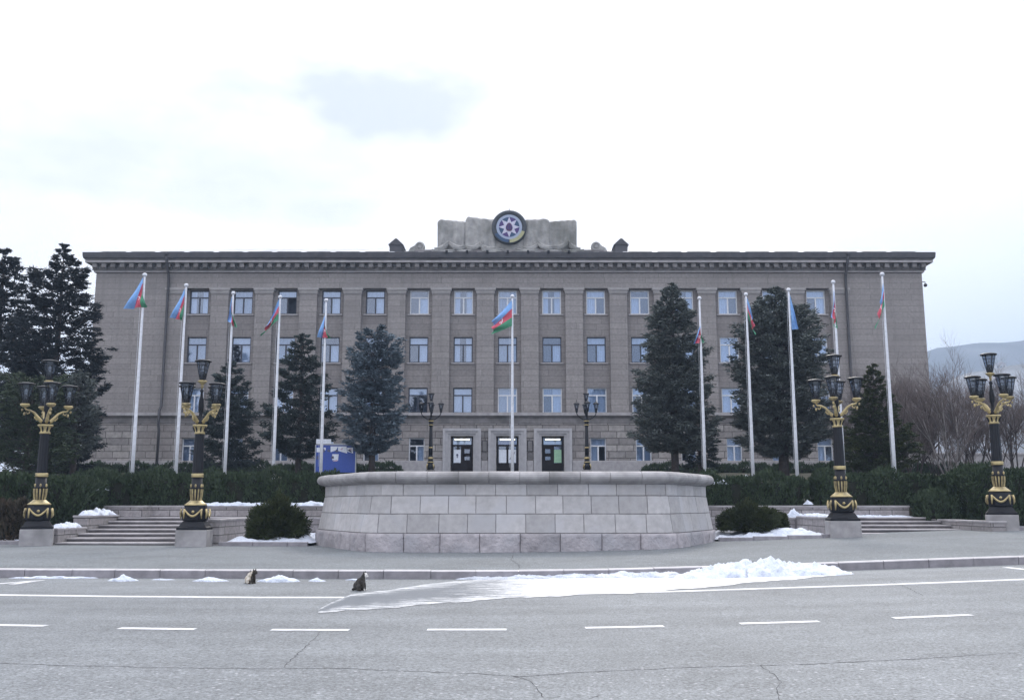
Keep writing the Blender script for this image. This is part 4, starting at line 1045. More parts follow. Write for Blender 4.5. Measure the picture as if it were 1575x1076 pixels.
def big_lamp(X, Y, rz, arm0, label, zb_=None):
    z0 = rise(X) + KH - .03 if zb_ is None else zb_
    t = thing('lamp_post', label, 'street lamp', (X, Y, z0), R(rz), 'big black and gold five lantern lamp posts on stone pedestals')
    mb = MB(); mb.bbox(-.52, .52, -.52, .52, -.1, .58, .015); mb.build('stone_pedestal', M['coping'], t)
    mb = MB(); mb.lathe([(.50, .582), (.50, .66), (.44, .70), (.42, .74), (.38, .80), (.345, .86)], 4, sq=True); mb.build('foot', M['black'], t)
    mb = MB(); mb.lathe([(.345, .86), (.39, .90), (.405, 1.0), (.395, 1.15), (.36, 1.28), (.345, 1.36), (.36, 1.40)], 8, sq=True, rot=0); bd = mb.build('pedestal_body', M['black'], t)
    g = MB()
    for q in range(4):       # one swag, two hanging ends and a rosette on each face
        Tq = Matrix.Rotation(q * math.pi / 2, 4, 'Z'); yy = -.425
        pts = [(-.27 + .54 * i / 12, yy - .02 * math.sin(math.pi * i / 12), 1.26 - .22 * math.sin(math.pi * i / 12)) for i in range(13)]
        g.tube(pts, [.022 + .02 * math.sin(math.pi * i / 12) for i in range(13)], 6, mat=Tq)
        for sx in (-.285, .285): g.tube([(sx, yy + .02, 1.29), (sx, yy - .01, 1.15), (sx * 1.03, yy + .01, .96)], [.03, .036, .02], 6, mat=Tq)
        g.sphere((0, yy + .02, 1.19), .05, 8, sc=(1, .5, 1), mat=Tq)
    g.build('garland', M['gold'], bd, smooth=True)
    mb = MB(); mb.lathe([(.37, 1.402), (.38, 1.43), (.31, 1.48), (.24, 1.54), (.20, 1.58)], 20); mb.build('collar', M['gold'], t, smooth=True)
    mb = MB(); mb.lathe([(.17, 1.58), (.175, 1.96)], 16); fl = mb.build('flute_core', M['black'], t, smooth=True)
    g = MB()
    for i in range(12):
        a = 2 * math.pi * i / 12; g.tube([(.165 * math.cos(a), .165 * math.sin(a), 1.59), (.195 * math.cos(a), .195 * math.sin(a), 1.78), (.205 * math.cos(a), .205 * math.sin(a), 1.96)], .028, 5)
    g.build('flutes', M['gold'], fl)
    mb = MB(); mb.lathe([(.215, 1.962), (.215, 2.0), (.185, 2.04), (.18, 2.36)], 16); mb.build('lower_shaft', M['black'], t, smooth=True)
    g = MB()
    for i in range(6):
        a = 2 * math.pi * (i + .5) / 6; g.sphere((.20 * math.cos(a), .20 * math.sin(a), 2.07), .035, 6, sc=(1, 1, 1.8))
    g.build('drop', M['gold'], t)
    mb = MB(); mb.lathe([(.20, 2.362), (.215, 2.38), (.20, 2.425), (.215, 2.47), (.20, 2.49)], 16); mb.build('ring', M['gold'], t, smooth=True)
    mb = MB(); n = 24; prof = [(.182, 2.49), (.172, 3.2), (.158, 3.855)]; v = []; f = []
    for r, z in prof:
        for i in range(n): a = 2 * math.pi * i / n; rr_ = r * (1 if i % 2 else .93); v.append((rr_ * math.cos(a), rr_ * math.sin(a), z))
    for q in range(2):
        for i in range(n): j = (i + 1) % n; f.append((q * n + i, q * n + j, (q + 1) * n + j, (q + 1) * n + i))
    mb.add(v, f); mb.build('shaft', M['black'], t)
    mb = MB(); mb.lathe([(.165, 3.857), (.19, 3.88), (.165, 3.91), (.175, 4.0), (.23, 4.12), (.25, 4.14), (.25, 4.18)], 16); cp = mb.build('capital', M['gold'], t, smooth=True)
    g = MB()
    for i in range(8):
        a = 2 * math.pi * (i + .5) / 8; g.tube([(.165 * math.cos(a), .165 * math.sin(a), 3.93), (.195 * math.cos(a), .195 * math.sin(a), 4.03), (.24 * math.cos(a), .24 * math.sin(a), 4.1)], [.02, .03, .02], 5)
    g.build('capital_leaf', M['black'], cp)
    mb = MB(); mb.lathe([(.12, 4.182), (.15, 4.26), (.11, 4.34), (.06, 4.42), (.055, 4.60), (.09, 4.68), (.095, 4.85), (.08, 5.05), (.05, 5.18), (.04, 5.30), (.07, 5.38), (.03, 5.45)], 12); mb.build('stem', M['black'], t, smooth=True)
    mb = MB(); mb.lathe([(.03, 5.46), (.05, 5.54), (.04, 5.60), (.14, 5.68), (.17, 5.72), (.12, 5.745), (.05, 5.75)], 14); mb.build('top_cup', M['gold'], t, smooth=True)
    for q in range(4):
        a = R(arm0 + 90 * q); T2 = Matrix.Rotation(a, 4, 'Z'); g = MB()
        g.tube([(.08, 0, 4.26), (.16, 0, 4.30), (.26, 0, 4.42), (.38, 0, 4.57), (.52, 0, 4.65), (.65, 0, 4.67), (.70, 0, 4.74)], [.055, .065, .055, .04, .035, .035, .03], 7, mat=T2)
        g.tube([(.20, 0, 4.36), (.30, 0, 4.34), (.37, 0, 4.42), (.34, 0, 4.50)], [.02, .03, .025, .01], 6, mat=T2)
        g.tube([(.53, 0, 4.66), (.55, 0, 4.56), (.61, 0, 4.53), (.65, 0, 4.60)], [.02, .025, .025, .01], 6, mat=T2)
        g.sphere((.70, 0, 4.53), .04, 7, sc=(1, 1, 1.6), mat=T2); g.sphere((.78, 0, 4.66), .035, 7, sc=(1, 1, 1.5), mat=T2)
        g.lathe([(.03, 4.74), (.08, 4.76), (.15, 4.81), (.165, 4.86), (.12, 4.885), (.06, 4.89)], 12, mat=T2, c=(.70, 0))
        g.build('arm', M['gold'], t, smooth=True)
        lantern(t, (.70 * math.cos(a), .70 * math.sin(a), 4.905), 1.0)
    lantern(t, (0, 0, 5.765), 1.0)
    return t
def lx(px, py, Y): return xat(px, py, Y)
big_lamp(lx(57, 820, 33.4), 33.4, 24, 12, 'black and gold lamp post at the far left, left of the left steps')
big_lamp(lx(299, 820, 33.2), 33.2, 6, 58, 'black and gold lamp post between the left steps and the left snowy bed')
big_lamp(lx(1296.5, 810, 33.9), 33.9, -8, 72, 'black and gold lamp post between the right bush and the right steps')
big_lamp(lx(1541, 800, 34.8), 34.8, -24, 30, 'black and gold lamp post at the far right edge, right of the right steps')
def small_lamp(px, label):
    Y = 60.0; c = at(px, 722, Y); zt = zat(604, Y); H = zt - c.z
    t = thing('lamp_post', label, 'street lamp', (c.x, Y, c.z), 0, 'slim black and gold lamp posts at the palace doors')
    q = H / 4.85
    mb = MB(); mb.lathe([(.30, -.6), (.30, -.05), (.26, 0)], 8); mb.build('foot', M['trim'], t)
    mb = MB(); mb.lathe([(.20, 0), (.27, .1), (.24, .3), (.17, .42)], 12); mb.build('pedestal_body', M['black'], t, smooth=True)
    mb = MB(); mb.lathe([(.18, .425), (.22, .47), (.17, .52), (.15, .60), (.17, .80), (.13, .88)], 12); mb.build('collar', M['black'], t, smooth=True); mb = MB(); mb.lathe([(.20, .44), (.225, .47), (.20, .50)], 12); mb.lathe([(.172, .66), (.178, .72), (.17, .78)], 12); mb.build('gold_band', M['gold'], t, smooth=True)
    g = MB()
    for i in range(4):
        a = R(45 + 90 * i); ca, sa = math.cos(a) * 1, math.sin(a); g.tube([(.24 * ca, .24 * sa, .36), (.31 * ca, .31 * sa, .22), (.27 * ca, .27 * sa, .06)], .04, 5)
    g.build('garland', M['gold'], t, smooth=True)
    mb = MB(); mb.lathe([(.13, .882), (.125, 1.4), (.135, 1.42), (.12, 1.5), (.10, 2.72)], 12); mb.build('shaft', M['black'], t, smooth=True)
    mb = MB(); mb.lathe([(.14, 1.34), (.15, 1.38), (.14, 1.42)], 12); mb.build('ring', M['gold'], t, smooth=True)
    mb = MB(); mb.lathe([(.11, 2.722), (.16, 2.8), (.12, 2.9), (.17, 3.05), (.13, 3.2), (.05, 3.3)], 12); mb.build('capital', M['black'], t, smooth=True)
    mb = MB(); mb.lathe([(.165, 2.78), (.17, 2.8), (.165, 2.83)], 12); mb.lathe([(.172, 3.02), (.178, 3.05), (.17, 3.08)], 12); mb.build('gold_band', M['gold'], t, smooth=True)
    mb = MB(); mb.lathe([(.05, 3.3), (.04, 3.6), (.06, 3.8), (.035, 4.3)], 8); mb.build('stem', M['black'], t, smooth=True)
    for i in range(4):
        a = R(0 + 90 * i + 2); T2 = Matrix.Rotation(a, 4, 'Z'); g = MB()
        g.tube([(.05, 0, 3.15), (.22, 0, 3.16), (.42, 0, 3.28), (.58, 0, 3.45), (.62, 0, 3.58)], [.035, .035, .03, .028, .03], 6, mat=T2)
        g.lathe([(.03, 3.58), (.09, 3.62), (.06, 3.66)], 8, mat=T2, c=(.62, 0)); g.build('arm', M['black'], t, smooth=True)
        lantern(t, (.62 * math.cos(a), .62 * math.sin(a), 3.67), .72, True)
    lantern(t, (0, 0, 4.31), .72, False)
    return t
small_lamp(662, 'slim lamp post in front of the palace, left of the three doors')
small_lamp(903, 'slim lamp post in front of the palace, right of the three doors')

# ------------------------------------------------------------------ flagpoles and flags
def flag_mesh(t, H0, H1, F0, F1, mats, fold, seed, emblem=True, plain_m=None, sag=.1):
    """a cloth hung at the pole; corners are (x,z) offsets from the hoist top"""
    nu, nv = 44, 36; mb = MB(); rr2 = random.Random(seed); ph = rr2.uniform(0, 6)
    for j in range(nv + 1):
        v = j / nv
        for i in range(nu + 1):
            u = i / nu
            hx, hz = H0[0] + (H1[0] - H0[0]) * v, H0[1] + (H1[1] - H0[1]) * v
            fx, fz = F0[0] + (F1[0] - F0[0]) * v, F0[1] + (F1[1] - F0[1]) * v
            x = hx + (fx - hx) * (u ** .85); z = hz + (fz - hz) * u - sag * math.sin(math.pi * u) * (1 - v * .5)
            y = fold * (u ** .6) * math.sin(v * 11 + u * 3.2 + ph) + .08 * u * math.sin(u * 6 + ph)
            x += .055 * u * math.sin(v * 13 + ph * 2 + u * 2)
            mb.v.append((x, y - .02, z))
    for j in range(nv):
        for i in range(nu):
            a = j * (nu + 1) + i; u = (i + .5) / nu; v = (j + .5) / nv; mi = 0 if v < 1 / 3 else (1 if v < 2 / 3 else 2)
            if emblem:
                X, Yv = (u - .48) * 1.8, (v - .5)
                if X * X + Yv * Yv < .135 ** 2 and (X - .045) ** 2 + Yv * Yv > .112 ** 2: mi = 3
                if (X - .10) ** 2 + Yv * Yv < .055 ** 2: mi = 3
            mb.f.append((a, a + 1, a + nu + 2, a + nu + 1)); mb.m.append(mi)
    mats = [M[m] for m in mats] + [M['fl_white']]
    return mb.build('flag', mats, t, smooth=True)
AZ = ('fl_blue', 'fl_red', 'fl_green'); PB = ('fl_blue', 'fl_blue', 'fl_blue')
poles = [
 (222, 422, 204, 42.0, [((0, -.15), (0, -1.0), (-.74, -1.62), (.30, -1.5), AZ, .10)], 'leftmost white flagpole with a blue, red and green flag blown to the left'),
 (284, 438, 273, 44.0, [((0, -.2), (0, -1.25), (-.58, -1.6), (-.02, -1.75), AZ, .08)], 'second flagpole from the left, its flag mostly showing the blue stripe'),
 (356.5, 450, 348, 45.8, [((0, -.2), (0, -1.1), (-.18, -1.4), (.36, -1.85), AZ, .12)], 'third flagpole from the left, its green stripe hanging out to the right'),
 (430, 456, 421, 46.5, [((0, -.15), (0, -1.2), (-.45, -1.35), (-.78, -2.05), AZ, .12)], 'fourth flagpole from the left, in front of the slender spruce, flag tip pointing left'),
 (502, 461, 493, 47.4, [((0, -.8), (0, -1.5), (-.33, -1.95), (.36, -2.0), AZ, .12)], 'fifth flagpole from the left, beside the blue notice board, with a crumpled flag'),
 (788, 455, 788.5, 46.5, [((0, -.25), (0, -1.55), (-.95, -1.30), (-.98, -1.95), AZ, .10)], 'bright white flagpole behind the plinth, standing in front of the middle door'),
 (1077, 458, 1083, 46.7, [((0, -1.45), (0, -1.7), (-.42, -2.35), (.12, -2.3), AZ, .12)], 'flagpole right of the plinth with its flag slipped low down the pole'),
 (1149, 452, 1156.5, 46.0, [((0, -.2), (0, -1.2), (.24, -1.25), (.30, -2.1), AZ, .10)], 'flagpole between the two right spruces, flag drooping to its right with red at the bottom'),
 (1211, 445, 1228, 44.8, [((0, -.25), (0, -1.1), (.30, -1.95), (.05, -1.98), PB, .06)], 'flagpole in front of the wide right spruce with a plain light blue flag'),
 (1278.5, 433, 1301, 43.4, [((0, -.4), (0, -1.2), (-.16, -1.5), (.02, -2.3), AZ, .08)], 'second flagpole from the right, behind the right lamp post, flag hanging limp'),
 (1357, 421, 1376, 41.8, [((0, -.45), (0, -1.5), (-.16, -1.3), (-.42, -2.55), AZ, .08)], 'rightmost white flagpole with a thin limp flag, before the blank end wall'),
]
for n_, (pt, yt, pb, Y, fl, lab) in enumerate(poles):
    tp = at(pt, yt, Y); bx = xat(pb, 730, Y); X = (tp.x + bx) / 2 if pt != 788 else tp.x
    zb_ = far_z(X, Y) - .05; t = thing('flagpole', lab, 'flagpole', (X, Y, zb_), 0, 'white flagpoles in a row before the palace')
    H = tp.z - zb_; k = MB(); k.lathe([(.086, 0), (.08, H * .3), (.06, H * .7), (.042, H - .12), (.03, H - .10)], 12)
    k.build('pole', M['pole'], t, smooth=True)
    k = MB(); k.lathe([(.16, -.02), (.16, .04), (.13, .06)], 12); k.build('base_flange', M['steel'], t)
    k = MB(); k.sphere((0, 0, H - .02), .105, 12, sc=(1, 1, .9)); k.build('finial', M['pole'], t, smooth=True)
    k = MB(); k.tube([(-.075, -.02, H - .2), (-.12, -.02, H - 1.5), (-.13, -.02, 1.5)], .006, 4); k.build('halyard', M['pole'], t)
    lean = 0
    for (a, b, c, d, m, fo) in fl:
        f = flag_mesh(t, a, b, c, d, m, fo, n_ + 3, emblem=(m == AZ))
        f.location = (-.02 if c[0] < 0 else .02, -.10, H)

# ------------------------------------------------------------------ trees
def conifer(name, label, px, base_py, Y, prof, mat, dens=1.0, seed=0, droop=.25, curl=.0, zbase=None, tw=.10, clear=0.0, gap=.0, tleng=.42, trunk_r=.2, whorl=.42, nb=8, category='tree', clump=.40):
    """prof: list of (photo row, half width in photo px) top to bottom"""
    rg = np.random.default_rng(seed + 100); ra = random.Random(seed)
    s = Y / 1440.0; X = xat(px, base_py, Y); ztop = zat(prof[0][0], Y); z0 = far_z(X, Y) - .1 if zbase is None else zbase
    t = thing(name, label, category, (X, Y, z0)); zs = [(zat(py, Y) - z0, w * s) for py, w in prof][::-1]
    def rad(z):
        for (a, ra_), (b, rb2) in zip(zs, zs[1:]):
            if a <= z <= b: return ra_ + (rb2 - ra_) * (z - a) / (b - a + 1e-9)
        return 0.05
    H = ztop - z0; zlow = zs[0][0]
    mb = MB(); mb.tube([(0, 0, -.1), (ra.uniform(-.05, .05), 0, H * .3), (ra.uniform(-.08, .08), 0, H * .65), (0, 0, H * .99)], [trunk_r, trunk_r * .8, trunk_r * .45, .02], 8)
    P = []; D = []; Nn = []; L = []; Wd = []
    z = zlow
    while z < H - .05:
        Rz = rad(z); n = max(4, int(nb * min(1.0, .45 + Rz * .4))); a0 = ra.uniform(0, 6.28)
        for b in range(n):
            if ra.random() < gap: continue
            a = a0 + 2 * math.pi * b / n + ra.uniform(-.25, .25); ln = Rz * ra.choice((.72, .85, .95, 1.0, 1.08, 1.12)) * ra.uniform(.92, 1.06) + .05
            zb2 = z + ra.uniform(-.16, .16); up = .55 * (z / H) ** 2 - droop * (1 - z / H)
            ca, sa = math.cos(a), math.sin(a)
            pt = lambda q: (ca * ln * q, sa * ln * q, zb2 + ln * (up * q + (curl + .10) * q * q - .12 * math.sin(q * 3.1)))
            if ln > .5: mb.tube([pt(0), pt(.5), pt(.92)], [.035 + .012 * ln, .02 + .006 * ln, .006], 3)
            nc = max(2, int(1.5 + ln * 3.0)); per = int(34 * dens)
            qc = np.concatenate([[.97, .86], rg.uniform(.30, .95, max(0, nc - 2))]); lat = rg.normal(0, 1, nc) * .22 * ln * (1.15 - qc); lat[0] *= .3
            cxy = np.stack([ca * ln * qc - sa * lat, sa * ln * qc + ca * lat, zb2 + ln * (up * qc + (curl + .10) * qc * qc - .12 * np.sin(qc * 3.1)) - np.abs(lat) * .25 + rg.normal(0, .03, nc)], 1)
            cs = rg.uniform(.75, 1.25, nc) * clump * min(1.15, .35 + ln * .42)
            off = rg.normal(0, 1, (nc, per, 3)); off /= np.linalg.norm(off, axis=2, keepdims=True); off *= rg.uniform(.25, 1.0, (nc, per, 1)); off[:, :, 2] *= .42
            off *= cs[:, None, None]
            base = (cxy[:, None, :] + off).reshape(-1, 3); m = len(base); o2 = off.reshape(-1, 3) / clump
            dd = o2 * .5 + np.array([ca, sa, .05]) * .8 + rg.normal(0, .42, (m, 3)); dd[:, 2] *= .7; on = off / (np.linalg.norm(off * np.array([1, 1, 2.4]), axis=2, keepdims=True) + 1e-6) * np.array([1, 1, 2.4 * 1.6]); on = on.reshape(-1, 3)
            P.append(base); D.append(dd); Nn.append(on + rg.normal(0, .25, (m, 3)) + np.array([0, 0, .35])); L.append(rg.uniform(.45, 1.0, m) * tleng * .50 * min(1, .5 + ln * .5)); Wd.append(rg.uniform(.6, 1.25, m) * tw * .8)
        z += whorl * 1.25 * ra.uniform(.75, 1.2) * (.55 + .45 * min(1, Rz / 1.4))
    m = 40; P.append(np.stack([rg.normal(0, .05, m), rg.normal(0, .05, m), rg.uniform(H * .93, H, m)], 1)); D.append(rg.normal(0, .5, (m, 3)) + np.array([0, 0, 1.2])); Nn.append(rg.normal(0, 1, (m, 3))); L.append(rg.uniform(.1, .3, m)); Wd.append(np.full(m, tw * .8))
    mb.build('trunk', M['bark'], t, smooth=True)
    P, D, Nn, L, Wd = (np.concatenate(q) for q in (P, D, Nn, L, Wd))
    me = cards_mesh('crown', P, D, Nn, L, Wd, [M[mat]]); link('crown', me, t)
    return t, len(P)
cnt = 0
def C(*a, **k):
    global cnt
    t, n = conifer(*a, **k); cnt += n; return t
C('spruce_tree', 'tall dark spruce with ragged upswept branches left of the palace corner', 72, 725, 57, [(379, 1), (398, 8), (418, 20), (440, 32), (470, 44), (500, 50), (530, 58), (570, 66), (620, 68), (680, 66), (715, 55)], 'spruce_dark', 1.35, 1, droop=.15, curl=.38, gap=.10, tleng=.5, tw=.11, trunk_r=.3, whorl=.44, nb=8, clump=.33)
C('spruce_tree', 'tall dark spruce cut off by the left edge', -22, 725, 60, [(385, 1), (410, 16), (440, 27), (480, 38), (530, 50), (600, 62), (700, 66)], 'spruce_dark', 1.35, 2, droop=.12, curl=.38, gap=.10, tleng=.5, tw=.12, trunk_r=.3, whorl=.5)
C('pine_tree', 'low green pine behind the far left lamp', 40, 730, 49, [(588, 6), (605, 36), (640, 50), (690, 58), (725, 60)], 'pine', 1.1, 3, droop=.0, curl=.3, tleng=.4, tw=.08, whorl=.38, nb=9)
C('pine_tree', 'small loose green pine against the palace corner', 112, 730, 52, [(578, 6), (600, 17), (630, 25), (665, 28), (700, 20)], 'grey_spruce', 1.2, 4, droop=.0, curl=.3, tleng=.36, tw=.07, whorl=.34, nb=9)
C('spruce_tree', 'dark spruce with low skirts behind the far left hedge', 98, 730, 54, [(625, 8), (645, 28), (670, 38), (700, 40), (725, 34)], 'spruce_dark', 1.3, 14, droop=.2, tleng=.4, tw=.09, whorl=.36, nb=9)
C('spruce_tree', 'small narrow dark spruce between the second and fourth flagpoles', 347, 722, 62, [(558, 2), (575, 13), (595, 22), (620, 32), (650, 40), (680, 45), (708, 42)], 'spruce', 1.5, 5, droop=.25, curl=.1, tleng=.42, tw=.10, gap=.04)
C('spruce_tree', 'slender dark green spruce with open lower branches and visible trunk', 458, 722, 60, [(516, 3), (530, 10), (555, 22), (585, 33), (620, 42), (650, 50), (680, 48), (698, 24)], 'spruce', 1.4, 6, droop=.2, curl=.12, gap=.10, tleng=.45, tw=.11, whorl=.48, trunk_r=.2)
C('blue_spruce', 'dense bushy blue spruce with a blunt top beside the blue notice board', 572, 722, 58, [(513, 8), (524, 24), (545, 33), (575, 40), (610, 43), (650, 47), (678, 42), (694, 20)], 'blue_spruce', 1.7, 7, droop=.16, curl=.14, tleng=.40, tw=.11, whorl=.44, nb=9, trunk_r=.22, clump=.36)
C('spruce_tree', 'tall pointed grey green spruce right of the plinth', 1039, 722, 54, [(440, 2), (455, 9), (480, 20), (505, 33), (535, 40), (570, 47), (605, 52), (640, 58), (670, 58), (688, 34)], 'grey_spruce', 1.9, 8, droop=.24, curl=.08, tleng=.40, tw=.10, whorl=.38, nb=9, trunk_r=.24)
C('spruce_tree', 'small dark spruce behind the flagpole right of the plinth', 1078, 722, 57, [(640, 4), (655, 14), (675, 22), (700, 26), (712, 20)], 'spruce', 1.1, 9, tleng=.35, tw=.09, whorl=.36)
C('spruce_tree', 'widest grey green spruce with a blunt top behind the light blue flag', 1206, 722, 54, [(446, 2), (462, 12), (480, 26), (505, 47), (535, 58), (570, 66), (610, 68), (650, 70), (680, 60), (694, 34)], 'grey_spruce', 1.8, 10, droop=.20, curl=.15, tleng=.44, tw=.10, whorl=.40, nb=10, gap=.04, trunk_r=.32)
C('juniper_tree', 'dense dark green cone shaped juniper between the two rightmost flagpoles', 1352, 730, 50, [(562, 1), (585, 10), (610, 19), (645, 29), (680, 40), (705, 52), (725, 58)], 'bush', 1.9, 11, droop=-.25, curl=.15, tleng=.30, tw=.08, whorl=.26, nb=10, clump=.24)

def bare_tree(name, label, px, Y, top_py, spread, seed, stems=5, mat='twig', pale=False, category='tree', fine=1.0, lean=0):
    ra = random.Random(seed); X = xat(px, 700, Y); z0 = far_z(X, Y) - .1; H = zat(top_py, Y) - z0
    t = thing(name, label, category, (X, Y, z0)); mb = MB(); tw = MB()
    segs = []
    def grow(p, d, ln, r, lev):
        n = 3; pts = [p]; q = Vector(p); dd = Vector(d)
        for i in range(n):
            dd = (dd + Vector((ra.uniform(-.2, .2), ra.uniform(-.2, .2), ra.uniform(-.05, .16)))).normalized(); q = q + dd * ln / n; pts.append(q.copy())
        (mb if lev < 2 else tw).tube(pts, [r, r * .85, r * .7, r * .5], 5 if lev < 2 else 3)
        if lev >= 4: return
        kids = (5, 5, 5, 4)[lev] if fine >= 1 else (4, 5, 4, 3)[lev]
        for c in range(kids):
            tt = ra.uniform(.3, 1.0); base = pts[int(tt * n)] if tt < 1 else pts[-1]
            az = ra.uniform(0, 6.28); sp = ra.uniform(.35, .95)
            nd_ = (dd + Vector((math.cos(az) * sp, math.sin(az) * sp, ra.uniform(-.1, .4)))).normalized()
            grow(base, nd_, ln * ra.uniform(.48, .72), max(.005, r * .48), lev + 1)
    for s_ in range(stems):
        az = 2 * math.pi * s_ / stems + ra.uniform(-.4, .4); d = Vector((math.cos(az) * spread + lean, math.sin(az) * spread, 1)).normalized()
        grow(Vector((math.cos(az) * .15, math.sin(az) * .15, 0)), d, H * .64 * ra.uniform(.85, 1.1), .055 if stems > 2 else .12, 0)
    mb.build('trunk', M['bark_pale'] if pale else M['bark'], t, smooth=True); tw.build('crown', M[mat], t)
for a in ((1405, 56, 562, .30, 31, 5, 'twiggy bare tree just right of the cone shaped juniper', False), (1462, 55, 552, .30, 32, 6, 'bare tree with a fan of pale stems beside the rightmost lamp', True),
          (1438, 66, 545, .25, 33, 4, 'bare tree at the right corner of the palace', False), (1500, 64, 552, .3, 34, 5, 'bare tree left of the rightmost lamp, behind the pale stems', False),
          (1560, 60, 580, .28, 35, 5, 'bare tree at the right edge behind the rightmost lamp', False), (1532, 70, 560, .3, 36, 4, 'bare tree far behind the rightmost lamp', False),
          (1600, 66, 560, .3, 37, 4, 'bare tree cut off by the right edge', False), (1316, 64, 575, .25, 38, 5, 'bare shrub between the wide spruce and the juniper', False), (1384, 66, 565, .25, 39, 5, 'bare tree against the blank right end wall', False), (1480, 74, 575, .3, 40, 4, 'thin bare tree in the far gap beside the palace', False)):
    px, Y, tp, sp, sd2, st, lab, pale = a
    bare_tree('bare_tree', lab, px, Y, tp, sp, sd2, st, 'twig', pale)

# ------------------------------------------------------------------ hedges and bushes
def hedge(x0, x1, y0, y1, z0, z1, label, mat='hedge', seed=0, dens=430, size=.15, rnd=.12, name='hedge', category='hedge', topn=.15):
    rg = np.random.default_rng(seed); X, Y = (x0 + x1) / 2, (y0 + y1) / 2
    t = thing(name, label, category, (X, Y, z0))
    hx, hy, H = (x1 - x0) / 2, (y1 - y0) / 2, z1 - z0
    A = [(2 * hx * H, 0), (2 * hx * 2 * hy, 1), (2 * hy * H, 2), (2 * hy * H, 3), (2 * hx * H * .5, 4)]
    P = []; Nn = []
    for ar, k in A:
        n = int(ar * dens); u = rg.uniform(-1, 1, n); v = rg.uniform(0, 1, n); w = rg.uniform(-1, 1, n)
        if k == 0: p = np.stack([u * hx, np.full(n, -hy), v * H], 1); nn = (0, -1, 0)
        elif k == 1: p = np.stack([u * hx, w * hy, np.full(n, H)], 1); nn = (0, 0, 1)
        elif k == 2: p = np.stack([np.full(n, -hx), w * hy, v * H], 1); nn = (-1, 0, 0)
        elif k == 3: p = np.stack([np.full(n, hx), w * hy, v * H], 1); nn = (1, 0, 0)
        else: p = np.stack([u * hx, np.full(n, hy), v * H], 1); nn = (0, 1, 0)
        nn = np.array(nn, float)
        lump = topn * (np.sin(p[:, 0] * 2.1 + seed) + .7 * np.sin(p[:, 0] * 4.7 + p[:, 2] * 3 + seed * 2) + .5 * np.sin(p[:, 0] * 9.1 + p[:, 1] * 5 - p[:, 2] * 4)) - .05
        # rounded shoulders
        rz_ = np.clip((p[:, 2] - (H - .35)) / .35, 0, 1); p[:, 1] *= 1 - rnd * rz_; ex = np.clip((np.abs(p[:, 0]) - (hx - .5)) / .5, 0, 1); p[:, 2] -= .18 * ex * rz_
        p = p + nn * (lump + rg.uniform(-.16, .05, n))[:, None]
        P.append(p); Nn.append(np.tile(nn, (n, 1)))
    P = np.concatenate(P); Nn = np.concatenate(Nn); n = len(P)
    D = np.array([0, 0, 1.0]) + Nn * .45 + rg.normal(0, .38, (n, 3)); N2 = Nn + rg.normal(0, .6, (n, 3))
    me = cards_mesh('foliage', P, D, N2, rg.uniform(.5, 1.3, n) * size, rg.uniform(.6, 1.3, n) * size * .42, [M[mat]]); link('foliage', me, t)
    k = MB(); k.bbox(-hx + .22, hx - .22, -hy + .22, hy - .22, 0, H - .22, .15); k.build('branch_core', M['hedge_core'], t)
    return t
hedge(-18.6, -12.6, 41.1, 42.7, 1.3, 2.86, 'dark thuja hedge left of the second lamp', seed=1)
hedge(-12.7, -7.6, 41.1, 42.7, 1.3, 2.93, 'dark thuja hedge between the second lamp and the plinth', seed=2)
hedge(-20.6, -16.8, 36.6, 39.6, .2, 2.62, 'tall dark thuja hedge behind the far left lamp', seed=3, topn=.13)
hedge(-27, -20.4, 37.5, 40, .2, 2.75, 'dark thuja hedge cut off by the left edge', seed=4, topn=.15)
hedge(-19.9, -17.75, 34.5, 35.9, .15, 1.75, 'brownish winter thuja left of the far left lamp', 'brownbush', 5)
hedge(-23, -14, 49, 50.5, 1.9, 3.2, 'low clipped hedge row under the left spruces', seed=14, dens=260)
hedge(-34, -8, 69, 70.5, 3.7, 4.42, 'low hedge along the foot of the palace, left half', seed=15, dens=150, size=.2)
hedge(9.5, 33, 69, 70.5, 3.7, 4.42, 'low hedge along the foot of the palace, right half', seed=16, dens=150, size=.2)
hedge(8.0, 12.75, 41.1, 42.8, 1.3, 2.78, 'dark thuja hedge between the plinth and the right lamp', seed=6)
hedge(13.25, 18.6, 41.1, 42.8, 1.3, 2.90, 'dark thuja hedge above the right steps', seed=7)
hedge(18.2, 26.5, 38.2, 41.0, .7, 2.98, 'tall green thuja hedge behind the rightmost lamp', seed=8, topn=.14)
hedge(16.9, 18.1, 38.6, 40.6, .9, 2.0, 'short dark thuja at the top right of the right steps', seed=9)
